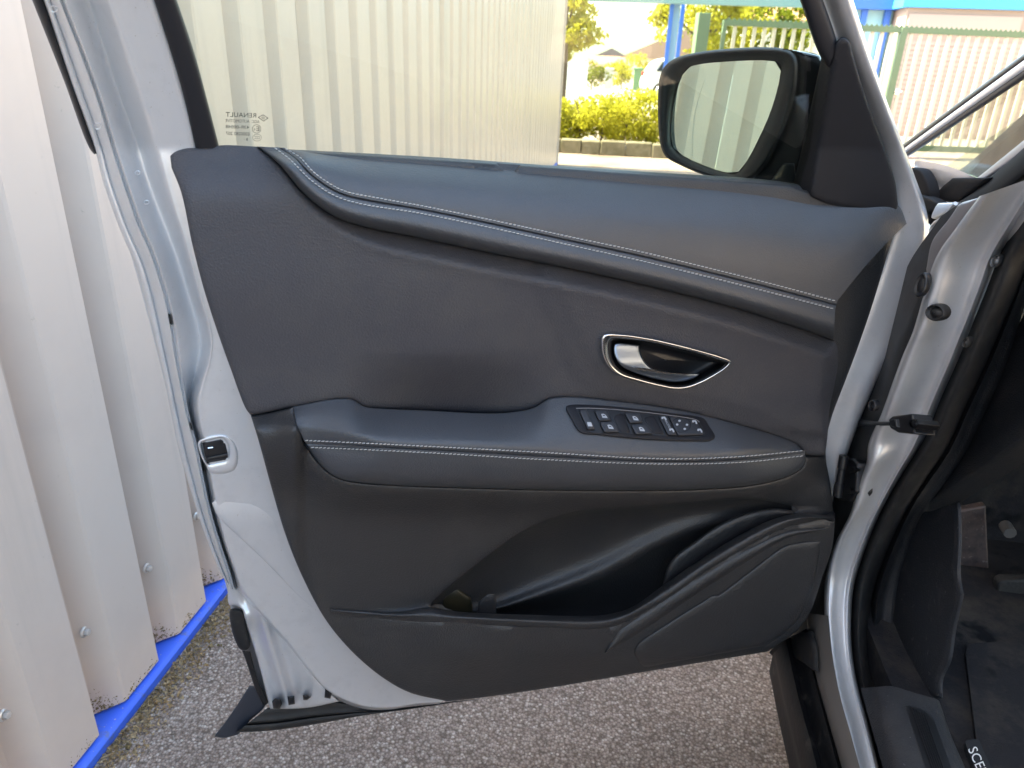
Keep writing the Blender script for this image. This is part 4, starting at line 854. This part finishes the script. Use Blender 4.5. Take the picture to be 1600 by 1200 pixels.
V = A([(-900, -300, 0), (900, -300, 0), (900, 1500, 0), (-900, 1500, 0)])
g = mk('ground', (V, [(0, 1, 2, 3)]), AS, None, flat=True, loc=(0, 0, 0)); tag(g, kind='structure')
road = mk('road', (A([(-60, 23, .004), (60, 24, .004), (60, 43, .004), (-60, 42, .004)]), [(0, 1, 2, 3)]), mat('pale_road', (.26, .24, .21), .9, var=[(.8, .4, .7, (.27, .255, .235), 5)]), None, flat=True, loc=(0, 30, 0)); tag(road, kind='structure')

# ------------------------------------------------------------------ THE METAL SHED ON THE LEFT
XW = -1.005; WH = 3.3
rp = PX(A([(159, 1172), (247, 1041), (322, 948)]), XW)[:, 1]
pitch = (rp[2]-rp[0])/2; y00 = rp.mean()-pitch      # a ridge stands at y00 + k*pitch
prof_ = [(0, .0015), (.010, .0015), (.03, -.006), (.15, -.043), (.17, -.046), (.20, -.046), (.23, -.043), (.42, -.003), (.45, 0), (.48, .0)]
shed = tag(empty('metal_shed', (-4.5, 1.5, 0)), 'cream corrugated metal shed with a blue base flashing close beside the car', 'shed')
wallm = mat('cream_coated_steel', (.575, .50, .44), .34, spec=.5, bump=[('noise', 3, .06, .02), ('noise', 9, .05, .008), ('noise', 60, .02, .002)], var=[(2.5, .5, .8, (.51, .445, .40), 5), (7, .52, .75, (.47, .42, .375), 6, (1, 1, .06)), (45, .70, .80, (.40, .36, .30), 4)])
YE = 10.8; k0 = -38; k1 = int((YE-y00)/pitch)+1
def sheet(ka, kb, off, zt, zb=.040):
    pr = []
    for k in range(ka, kb):
        for (u, dx) in prof_: pr.append((y00+(k+u)*pitch, XW+dx))
    pr.append((y00+kb*pitch, XW+.0015))
    pr = [(y, x+off) for y, x in pr if y < YE]
    n_ = len(pr); zs = [zb, zb+.25, 1.0, 2.0, zt]
    V = A([(x, y, z) for z in zs for y, x in pr]); F_ = [(r*n_+i, r*n_+i+1, (r+1)*n_+i+1, (r+1)*n_+i) for r in range(len(zs)-1) for i in range(n_-1)]
    edge = A([(x-.010, y, zb-.0005) for y, x in pr]+[(x, y, zb-.0005) for y, x in pr])   # thickness at the foot
    E = [(i, i+1, n_+i+1, n_+i) for i in range(n_-1)]
    return join((V, F_), (edge, E))
for j, ka in enumerate(range(k0, k1, 4)):
    kb = min(ka+4, k1); c = sheet(ka, kb, .0008*(j % 2), WH)
    if len(c[0]): mk('wall_sheet', c, wallm, shed, angle=18)
blue = mat('blue_coated_steel', (.03, .12, .72), .35, spec=.5, var=[(4, .45, .75, (.06, .16, .60), 5), (25, .58, .72, (.10, .13, .30), 5)])
fy = np.linspace(y00+k0*pitch, YE, 60); fx0 = XW-.05; fx1 = XW+.012
FV = A([(fx0, y, .034) for y in fy]+[(XW+.006, y, .030) for y in fy]+[(fx1, y, .027) for y in fy]+[(fx1+.004, y, .022) for y in fy]+[(fx1+.002, y, .0) for y in fy])
nf = len(fy); FF = [(r*nf+i, (r+1)*nf+i, (r+1)*nf+i+1, r*nf+i+1) for r in range(4) for i in range(nf-1)]
mk('base_flashing', (FV, FF), blue, shed, angle=30)
pale = mat('flashing_film', (.62, .56, .60), .5)
# roof, ends and back: a closed shed
mk('roof', [box((-9.2, y00+k0*pitch-.1, WH), (XW+.06, YE+.06, WH+.12))], wallm, shed, flat=True)
mk('end_wall', [box((-9, YE-.05, 0), (XW-.002, YE-.002, WH))], wallm, shed, flat=True)
mk('back_wall', [box((-9.05, y00+k0*pitch, 0), (-9, YE-.05, WH))], wallm, shed, flat=True)
mk('corner_post', [box((XW-.05, YE-.004, 0), (XW+.02, YE+.05, WH))], wallm, shed, flat=True)
# screws with washers
sp = PX(A([(12, 1118), (137, 988), (234, 888), (332, 924)]), XW-.02)
zinc = mat('zinc_screw', (.72, .72, .70), .3, metal=.6)
def screw_mesh():
    a = loft([A([(d, r*math.cos(q*math.pi/6), r*math.sin(q*math.pi/6)) for q in range(12)]) for d, r in ((0, .0125), (.003, .0125), (.005, .0095))], 2, close_u=True)
    h = loft([A([(d, r*math.cos(q*math.pi/3), r*math.sin(q*math.pi/3)) for q in range(6)]) for d, r in ((.004, .0075), (.012, .0072), (.013, .004), (.0132, .0002))], 2, close_u=True)
    return join(a, h)
sv, sf = screw_mesh(); first = None
spots = []
zs_ = np.mean(sp[:3, 2]); base = sp[1, 1]
for k in range(-6, 30):
    y = base+(k)*(sp[2, 1]-sp[0, 1])/2
    if y > YE-.1: break
    z = np.interp(y, sp[:3, 1], sp[:3, 2]) if sp[0, 1]-.05 < y < sp[2, 1]+.05 else zs_
    spots.append((y, z))
spots.append((sp[3, 1], sp[3, 2]))
for (y, z) in spots:
    ph = ((y-y00)/pitch) % 1.0
    dx = np.interp(ph, [u for u, _ in prof_]+[1], [d for _, d in prof_]+[0])
    if first is None:
        first = mk('screw', (sv+A([0, 0, 0]), sf), zinc, shed, angle=40); first.data.transform(Matrix.Translation(Vector(ORG[shed])))
        o = first
    else: o = first.copy(); COL.objects.link(o); o.parent = shed
    o.location = Vector(A([XW+dx+.002, y, z])-ORG[shed]); o.rotation_euler = (rng.uniform(0, 6), rng.uniform(-.12, .12), rng.uniform(-.12, .12))
# moss and grit along the foot of the wall
def flecks(pts, s, up=None):
    n = len(pts); V = []; 
    for p_ in pts:
        r = s*rng.uniform(.4, 1.3); d = rng.normal(size=(4, 3)); d /= np.linalg.norm(d, axis=1)[:, None]; V.append(p_+d*r)
    V = np.vstack(V); F_ = []
    for i in range(n): b = i*4; F_ += [(b, b+1, b+2), (b, b+3, b+1), (b+1, b+3, b+2), (b, b+2, b+3)]
    return V, F_
n_ = 9000; gy = rng.uniform(.3, 3.2, n_); gx = XW+.018+np.abs(rng.normal(0, .034, n_))
gr = flecks(np.stack([gx, gy, rng.uniform(0, .004, n_)], 1), .0055)
mo = mk('moss_grit', gr, mat('moss_grit', (.27, .18, .085), .95, spec=.1, var=[(60, .4, .6, (.40, .30, .18), 3), (9, .55, .7, (.14, .11, .05), 3)]), None, flat=True); tag(mo, 'brown moss and grit collected along the foot of the metal shed', 'moss', kind='stuff')
pts = []
for k in range(-2, 9):
    for _ in range(260):
        u = rng.normal(.25, .075); dx = np.interp(u, [q for q, _ in prof_], [d for _, d in prof_]); z = .040+abs(rng.normal(0, .030))*(1-.6*abs(u-.25)/.15)
        if abs(u-.25) < .22 and rng.uniform() < .9: pts.append((XW+dx+.001, y00+(k+u)*pitch, z))
    for _ in range(60):
        u = rng.uniform(.5, 1.); pts.append((XW+.001, y00+(k+u)*pitch, .042+abs(rng.normal(0, .010))))
mo = mk('moss', flecks(A(pts), .0032), mat('dark_moss', (.24, .18, .07), .95, spec=.1, var=[(80, .4, .6, (.19, .16, .10), 3)]), None, flat=True); tag(mo, 'dark moss specks in the hollows at the bottom of the corrugated wall', 'moss', kind='stuff')

n_ = 1500; px_g = np.stack([rng.uniform(-.95, .46, n_), rng.uniform(.75, 2.2, n_), rng.uniform(0, .002, n_)], 1)
mo = mk('grit', flecks(px_g, .0030), mat('pale_grit', (.42, .36, .30), .9, var=[(40, .4, .6, (.22, .18, .15), 3)]), None, flat=True); tag(mo, 'loose pale grit scattered over the asphalt beside the car', 'grit', kind='stuff')
n_ = 260; fl_ = np.stack([rng.uniform(XW-.03, XW+.010, n_), rng.uniform(.4, 2.6, n_), np.full(n_, .0305)], 1)
mo = mk('dirt_specks', flecks(fl_, .0016), mat('pale_dirt', (.5, .46, .40), .9), None, flat=True); tag(mo, 'pale dirt specks lying on the blue base flashing', 'dirt', kind='stuff')

# ------------------------------------------------------------------ BACKGROUND PLANTS
def foliage(name, c1, c2, tr_):
    m = bpy.data.materials.new(name); m.use_nodes = True; t = m.node_tree; n = t.nodes; n.clear(); L = t.links.new
    o = n.new('ShaderNodeOutputMaterial'); d = n.new('ShaderNodeBsdfDiffuse'); tl = n.new('ShaderNodeBsdfTranslucent'); mx = n.new('ShaderNodeMixShader'); mx.inputs[0].default_value = .45
    oi = n.new('ShaderNodeTexCoord'); ns = n.new('ShaderNodeTexNoise'); ns.inputs['Scale'].default_value = 3.5; ns.inputs['Detail'].default_value = 5; L(oi.outputs['Object'], ns.inputs['Vector'])
    r = n.new('ShaderNodeValToRGB'); r.color_ramp.elements[0].position = .35; r.color_ramp.elements[0].color = (*c1, 1); r.color_ramp.elements[1].position = .65; r.color_ramp.elements[1].color = (*c2, 1); L(ns.outputs[0], r.inputs[0])
    L(r.outputs[0], d.inputs[0]); tl.inputs[0].default_value = (*tr_, 1); L(d.outputs[0], mx.inputs[1]); L(tl.outputs[0], mx.inputs[2]); L(mx.outputs[0], o.inputs[0]); return m
LEAF = foliage('leaf_green', (.085, .115, .015), (.17, .18, .022), (.22, .24, .025))
LEAF2 = foliage('leaf_yellow', (.24, .23, .02), (.40, .37, .06), (.46, .43, .05))
BARK = mat('bark', (.10, .075, .05), .9, bump=[('noise', 30, .6, .02)])
def leaves(cs, rad, per, s, flat_=.75):
    V = []; F_ = []
    for c, r in zip(cs, rad):
        d = rng.normal(size=(per, 3)); d /= np.linalg.norm(d, axis=1)[:, None]; p_ = c+d*(r*rng.uniform(.35, 1.05, (per, 1))**.6)*A([1, 1, flat_])
        for q in p_:
            a = rng.normal(size=3); a /= np.linalg.norm(a); b = np.cross(a, rng.normal(size=3)); b /= np.linalg.norm(b); k = s*rng.uniform(.6, 1.4); i = len(V)
            V += [q-a*k, q+b*k*.5, q+a*k, q-b*k*.5]; F_.append((i, i+1, i+2, i+3))
    return A(V), F_
def blob_centres(c, R_, n, r):
    d = rng.normal(size=(n, 3)); d /= np.linalg.norm(d, axis=1)[:, None]; return A(c)+d*rng.uniform(.2, 1, (n, 1))**.5*A(R_), rng.uniform(.6, 1.2, n)*r
def tree(name, base, c, R_, nb, rb, per, s, label, m, cat='tree', group=None):
    t = tag(empty(name, base), label, cat, group)
    cs, rd = blob_centres(c, R_, nb, rb)
    mk('crown', leaves(cs, rd, per, s), m, t, flat=True)
    ch = [tube(A([base, A(base)+(A(c)-A(base))*.5+A([.05, 0, 0]), c]), [.14, .10, .05], 8)]
    for q in cs[:7]: st = A(base)+(A(c)-A(base))*.7; ch.append(tube(A([st, (st+q)/2+A([0, 0, .1]), q]), [.05, .035, .012], 6))
    mk('trunk', ch, BARK, t); return t
hz = PY(A([(950, 152)]), 12.7)[0][2]
low = tag(empty('low_wall', (0.6, 12.35, 0)), 'low mossy stone kerb wall at the foot of the hedge', 'low wall')
zl = PY(A([(950, 221)]), 12.25)[0][2]
stm = mat('rough_stone', (.20, .175, .12), .9, bump=[('noise', 12, .7, .03)], var=[(6, .4, .7, (.12, .105, .06), 5)])
x = -1.9
while x < 2.4:
    w_ = rng.uniform(.28, .5); v, f = box((x+.006, 12.22+rng.uniform(0, .02), 0), (x+w_-.006, 12.46, zl+rng.uniform(-.015, .01))); mk('stone', (v, f), stm, low, bevel=.015); x += w_
hd = tag(empty('hedge', (.3, 13.1, 0)), 'bushy yellow green hedge growing behind the low stone kerb', 'hedge')
cs = A([(x, rng.uniform(12.55, 13.7), .1+rng.uniform(.1, 1)*(hz-.17+.10*math.sin(x*2.3+1)+.06*math.sin(x*5.1))) for x in rng.uniform(-2.2, 2.3, 230)])
mk('foliage', leaves(cs, rng.uniform(.14, .26, 230), 120, .034), LEAF2, hd, flat=True)
ch = [tube(A([(x, 13.0, 0), (x+.05, 13.05, .4), (x+rng.uniform(-.2, .2), 13.1, .75)]), [.025, .02, .008], 5) for x in np.linspace(-2, 2.1, 12)]
mk('stem', ch, BARK, hd)
c = PY(A([(884, 22)]), 24)[0]; tree('broadleaf_tree', (c[0], 24, 0), c, (1.0, .9, 1.3), 26, .42, 100, .085, 'sunlit tree with drooping branches just past the shed corner', LEAF2, group='trees beyond the fence line')
c = PY(A([(1105, 30)]), 30)[0]; tree('broadleaf_tree', (c[0], 30, 0), c, (2.2, 1.4, 1.6), 36, .6, 120, .10, 'yellow green tree behind the green metal gate', LEAF2, group='trees beyond the fence line')
c = PY(A([(1180, 45)]), 33)[0]; tree('broadleaf_tree', (c[0], 33, 0), c, (2.4, 1.4, 1.5), 34, .6, 120, .10, 'darker green tree behind the gate bars beside the orange roof', LEAF, group='trees beyond the fence line')
for i, (px_, py_, y, s) in enumerate(((925, 122, 38, .7), (972, 118, 41, .8), (1000, 104, 47, 1.0))):
    c = PY(A([(px_, py_)]), y)[0]; b_ = tag(empty('garden_bush', (c[0], y, 0)), ['small bush beside the white board fence across the road', 'yellow bush between the gate pillars across the road', 'rounded bush behind the parked white hatchback'][i], 'bush')
    cs, rd = blob_centres((c[0], y, .8*s+.15), (.9*s, .6, .7*s), 14, .35); mk('foliage', leaves(cs, rd, 90, .06), LEAF2 if i else LEAF, b_, flat=True); mk('stem', tube(A([(c[0], y, 0), (c[0], y, .6), (c[0]+.05, y, .9)]), [.04, .03, .02], 6), BARK, b_)
# ------------------------------------------------------------------ BACKGROUND BUILT THINGS
def wx(px_, py_, y): q = PY(A([(px_, py_)]), y)[0]; return q[0], q[2]
whit = mat('white_paint', (.78, .78, .76), .5); conc = mat('pale_concrete', (.5, .48, .44), .85, bump=[('noise', 10, .3, .01)])
x0, z0 = wx(880, 128, 34); x1, z1 = wx(918, 96, 34)
bf_ = tag(empty('board_fence', ((x0+x1)/2, 34, 0)), 'white board fence across the road left of the bushes', 'fence')
nb_ = 6
for k in range(nb_): mk('board', box((x0-.6, 34, .12+k*(z1-.12)/nb_), (x1, 34.04, .12+(k+1)*(z1-.12)/nb_-.02)), whit, bf_, flat=True)
for xx in (x0-.5, x1-.05): mk('post', box((xx, 34.05, 0), (xx+.08, 34.12, z1+.02)), whit, bf_, flat=True)
for i, (px_, m_, lb) in enumerate(((952, conc, 'pale concrete gate pillar among the bushes across the road'), (998, mat('green_post', (.10, .22, .10), .5), 'green gate pillar beside the white hatchback across the road'))):
    xa, z = wx(px_, 106, 40); t = tag(empty('gate_pillar', (xa, 40, 0)), lb, 'pillar', 'gate pillars across the road'); mk('shaft', box((xa-.2, 39.85, 0), (xa+.2, 40.15, z-.1)), m_, t, bevel=.02); mk('cap', box((xa-.25, 39.8, z-.1), (xa+.25, 40.2, z)), m_, t, bevel=.02)
# white hatchback
cx0, _ = wx(1001, 130, 31); hb = tag(empty('parked_hatchback', (cx0+2.0, 31.8, 0)), 'white hatchback parked across the road behind the side mirror', 'car')
side = [(0, .45), (.02, .75), (.12, 1.0), (.35, 1.35), (.7, 1.47), (1.6, 1.5), (2.3, 1.42), (3.0, 1.02), (3.8, .88), (4.05, .65), (4.08, .35), (3.8, .25), (.2, .25)]
sc_ = cr(side, 4, True)
def ring(y, k, inset): return A([(cx0+2+(x-2)*k, y, .25+(z-.25)*(1-inset*max(0, z-.9)/.6)) for x, z in sc_])
rl = [ring(31.0, .90, .12), ring(30.96, .985, .06), ring(31.0-.02, 1., .05), ring(31.8, 1., 0), ring(32.62, 1., .05), ring(32.64, .985, .06), ring(32.6, .9, .12)]
v, f = loft(rl, 3, close_u=True); nr = len(sc_); f = face_eye(v, f); f += [tuple(range(nr)), tuple(range(len(v)-nr, len(v)))]
mk('body', (v, f), mat('white_car_paint', (.75, .76, .78), .25, coat=.5), hb)
dkg = mat('dark_window', (.02, .025, .03), .08)
for q in ([(.55, 1.02), (.75, 1.35), (1.5, 1.38), (1.5, 1.02)], [(1.58, 1.02), (1.58, 1.38), (2.2, 1.33), (2.75, 1.02)]):
    mk('side_window', prism(A([(cx0+x, 30.945+.02*(z-1), z) for x, z in q]), A([0, .05, 0])), dkg, hb, flat=True)
for xx in (.78, 3.2):
    w_ = tube(A([(cx0+xx, 30.93, .31), (cx0+xx, 30.95, .31), (cx0+xx, 31.12, .31), (cx0+xx, 31.14, .31)]), [.27, .31, .31, .27], 20); wh = mk('wheel', w_, M['rubber'], hb)
    mk('rim', tube(A([(cx0+xx, 30.915, .31), (cx0+xx, 30.935, .31)]), [.18, .2], 16), M['chrome'], wh)
mk('tail_light', box((cx0+.0, 30.97, .82), (cx0+.16, 31.2, 1.0)), mat('red_lens', (.5, .03, .02), .2), hb, bevel=.02)
# houses
def house(xc, y, w_, d_, hw, hr, wm_, rm_, label, ax='x'):
    t = tag(empty('house', (xc, y, 0)), label, 'house', 'houses beyond the road'); mk('wall', box((xc-w_/2, y-d_/2, 0), (xc+w_/2, y+d_/2, hw)), wm_, t, flat=True)
    if ax == 'x': q = A([(xc-w_/2-.4, y-d_/2-.4, hw), (xc-w_/2-.4, y+d_/2+.4, hw), (xc-w_/2-.4, y, hw+hr)]); v, f = prism(q, A([w_+.8, 0, 0]))
    else: q = A([(xc-w_/2-.4, y-d_/2-.4, hw), (xc+w_/2+.4, y-d_/2-.4, hw), (xc, y-d_/2-.4, hw+hr)]); v, f = prism(q, A([0, d_+.8, 0]))
    mk('roof', (v+A([0, 0, .002]), f), rm_, t, flat=True)
    for k in (-.28, .1, .32): mk('window', box((xc+k*w_-.5, y-d_/2-.03, hw*.45), (xc+k*w_+.5, y-d_/2+.05, hw*.8)), dkg, t, flat=True)
    return t
ren = mat('render_wall', (.6, .55, .48), .9); tile = mat('clay_tiles', (.38, .19, .11), .85, bump=[('noise', 8, .4, .05)]); tile2 = mat('brown_tiles', (.30, .21, .16), .85)
xa, za = wx(1015, 92, 62); _, zr = wx(1050, 46, 62); house(xa+2.5, 62, 8.5, 8, max(za, 1.5), zr-max(za, 1.5), ren, tile2, 'house with a broad brown roof beyond the road', 'y')
xa, za = wx(956, 96, 85); _, zr = wx(956, 76, 85); house(xa, 85, 4.5, 6, za, zr-za, mat('grey_render', (.45, .43, .42), .9), mat('dark_slate', (.10, .09, .10), .8), 'small far house with a dark pointed gable', 'y')
xa, za = wx(962, 101, 70); _, zr = wx(962, 88, 70); house(xa, 70, 4.0, 5, max(za, .8), max(.4, zr-za), ren, tile, 'low far building with an orange tiled roof')
xa, za = wx(1235, 36, 46); _, zr = wx(1235, 6, 46); house(xa+1.2, 46, 7, 6, za, zr-za, ren, tile, 'house with an orange roof showing above the green gate')
# blue steel canopy: two posts and beam
bluep = mat('pale_blue_steel', (.18, .32, .46), .4); dblue = mat('deep_blue_steel', (.03, .13, .50), .4); teal = mat('pale_teal_steel', (.16, .27, .27), .4)
can = tag(empty('steel_canopy', (4, 26.5, 0)), 'blue steel canopy frame standing behind the gate', 'canopy')
def pixpost(p0, p1, w_, y, m_, par, name='post', d_=.2):
    xa, za = wx(*p0, y); xb, zb = wx(*p1, y); mk(name, box((xb-w_/2, y-d_/2, 0), (xb+w_/2, y+d_/2, za)), m_, par, flat=True); return xb, za
pixpost((1056, -60), (1049, 80), .24, 26.5, bluep, can); xq, _ = wx(1045, 60, 26.3); mk('post_edge', box((xq-.07, 26.25, 0), (xq+.05, 26.37, 5.2)), dblue, can, flat=True)
pixpost((1072, -60), (1064, 40), .13, 28, dblue, can)
xa, za = wx(985, -2, 26); xb, zb = wx(1265, 12, 26); mk('beam', box((xa-3, 25.9, zb), (xb+12, 26.2, zb+.28)), teal, can, flat=True); mk('roof_edge', box((xa+5, 25.8, zb+.285), (xb+13, 29, zb+.9)), dblue, can, flat=True)
# cyan sheet and blue post right of the mirror
cy = tag(empty('blue_kiosk', (7.6, 20, 0)), 'pale cyan and blue kiosk behind the gate, beside the pink building', 'kiosk')
xa, _ = wx(1325, 60, 20); xb, zb = wx(1408, 60, 20)
xa = wx(1290, 100, 20)[0]; xb = wx(1398, 100, 20)[0]
mk('wall', box((xa, 20, 0), (xb, 20.6, 2.9)), mat('cyan_panel', (.34, .62, .64), .4), cy, flat=True)
for px_ in (1378, 1342): xx = wx(px_, 60, 19.9)[0]; mk('post', box((xx-.06, 19.8, 0), (xx+.06, 19.95, 2.95)), dblue, cy, flat=True)
mk('roof_edge', box((xa-.3, 19.6, 2.62), (xb-.25, 20.8, 3.05)), dblue, cy, flat=True)
# pink building with a roller shutter
yb = 19.0; xl_ = wx(1404, 80, yb)[0]; pk = mat('pink_render', (.33, .265, .225), .85, bump=[('noise', 5, .1, .01)])
pb = tag(empty('pink_building', (xl_+6, yb+4, 0)), 'pale pink building with a blue roof band behind the green gate', 'building')
zt_ = wx(1500, 14, yb)[1]
mk('wall', box((xl_, yb, 0), (xl_+14, yb+8, zt_)), pk, pb, flat=True); mk('roof_band', box((xl_-.15, yb-.12, zt_+.002), (xl_+14.2, yb+8.2, zt_+.42)), mat('bright_blue_band', (.04, .30, .62), .4), pb, flat=True)
z1_ = wx(1500, 24, yb)[1]; x1_, _ = wx(1417, 40, yb); x2_, _ = wx(1594, 40, yb)
mk('sign_board', box((x1_, yb-.05, wx(1500, 52, yb)[1]), (x2_, yb-.003, z1_)), mat('pale_board', (.37, .295, .26), .6), pb, flat=True)
mk('added_bounce_wing', box((12, -16, 0), (20, yb-.2, 4.6)), mat('cream_render', (.46, .38, .31), .85, bump=[('noise', 5, .1, .01)]), pb, flat=True)  # unseen wing, added to bounce warm sunlight onto the shed wall and door
mk('shutter', [box((x1_, yb-.03, .1+k*.1), (x2_+4, yb-.006, .1+k*.1+.09)) for k in range(int((wx(1500, 60, yb)[1]-.1)/.1))], mat('pink_shutter', (.34, .27, .235), .5), pb, flat=True)
# green gate
G0 = A([wx(1078, 60, 13.6)[0], 13.6]); G1 = A([wx(1640, 60, 15.2)[0]+1.5, 15.2]); gd = (G1-G0)/np.linalg.norm(G1-G0); gn = A([gd[1], -gd[0]])
GR_ = mat('green_gate_paint', (.09, .15, .085), .45); bar_m = mat('pale_gate_bar', (.46, .43, .34), .45)
gt = tag(empty('metal_gate', (*((G0+G1)/2), 0)), 'green framed sliding gate of pale upright bars with a toothed top rail', 'gate')
Rg = A([[gd[0], -gn[0], 0], [gd[1], -gn[1], 0], [0, 0, 1]])
def gbox(s0, s1, d0, d1, z0, z1): return box((s0, d0, z0), (s1, d1, z1), Rg, A([G0[0], G0[1], 0]))
Lg = np.linalg.norm(G1-G0)
def gs(px_): # distance along the gate for a photo column
    d = ray(A([px_, 80])); t = np.cross(A([G0[0], G0[1]]), gd)/np.cross(d[:2], gd); return float((d[:2]*t-G0)@gd)
def gz(px_, py_): d = ray(A([px_, py_])); t = np.cross(G0, gd)/np.cross(d[:2], gd); return CAM[2]+d[2]*t
ztop = (gz(1200, 33)+gz(1480, 46))/2
s1_, s2_ = gs(1092), gs(1404)
mk('post', gbox(s1_-.10, s1_+.10, -.1, .1, 0, gz(1092, 20)), GR_, gt, bevel=.01); mk('post', gbox(s2_-.055, s2_+.055, -.06, .06, 0, ztop), GR_, gt, bevel=.005)
mk('post', gbox(s1_+.34, s1_+.40, -.03, .03, 0, ztop), GR_, gt, flat=True)
mk('top_rail', gbox(s1_+.34, Lg, -.045, .045, ztop-.085, ztop), GR_, gt, flat=True); mk('bottom_rail', gbox(s1_+.34, Lg, -.045, .045, .10, .20), GR_, gt, flat=True)
nt_ = int((Lg-s1_-.4)/.085); ch = []
for k in range(nt_):
    s = s1_+.4+k*.085; q = A([(s, 0, ztop), (s+.07, 0, ztop), (s+.035, 0, ztop+.035)]); q = q@Rg.T+A([G0[0], G0[1], 0]); ch.append(prism(q-A([gn[0], gn[1], 0])*.004, A([gn[0], gn[1], 0])*.008))
mk('toothed_strip', join(*ch), GR_, gt, flat=True)['kind'] = 'stuff'
s = s1_+.52; b0 = None
while s < Lg-.05:
    if abs(s-s2_) > .08:
        if b0 is None: b0 = mk('bar', gbox(0, .055, -.02, .02, .20, ztop-.085), bar_m, gt, bevel=.004); b0.location = Vector((gd[0]*s, gd[1]*s, 0)); base_s = s
        else: o = b0.copy(); COL.objects.link(o); o.parent = gt; o.location = Vector((gd[0]*s, gd[1]*s, 0))
    s += .165
sl_ = s2_+.07; mk('lock', [gbox(sl_, sl_+.07, -.06, .04, gz(1400, 148), gz(1400, 138)), gbox(sl_-.01, sl_+.12, -.05, -.03, gz(1400, 144), gz(1400, 141))], M['chrome'], gt, bevel=.003)
# hills
hx_ = np.linspace(-420, 420, 60); hh = 22+5*np.sin(hx_*.013+1.1)+3*np.sin(hx_*.037)+2*np.sin(hx_*.09)
HV = A([(x, 950, -2) for x in hx_]+[(x, 1050, h*.6) for x, h in zip(hx_, hh)]+[(x, 1150, h) for x, h in zip(hx_, hh)]+[(x, 1300, 0) for x in hx_]); nh = 60
hl = mk('hills', (HV, [(r*nh+i, r*nh+i+1, (r+1)*nh+i+1, (r+1)*nh+i) for r in range(3) for i in range(nh-1)]), mat('hill_woods', (.10, .13, .10), .95, var=[(.03, .4, .6, (.16, .17, .10), 6)]), None); tag(hl, kind='structure')
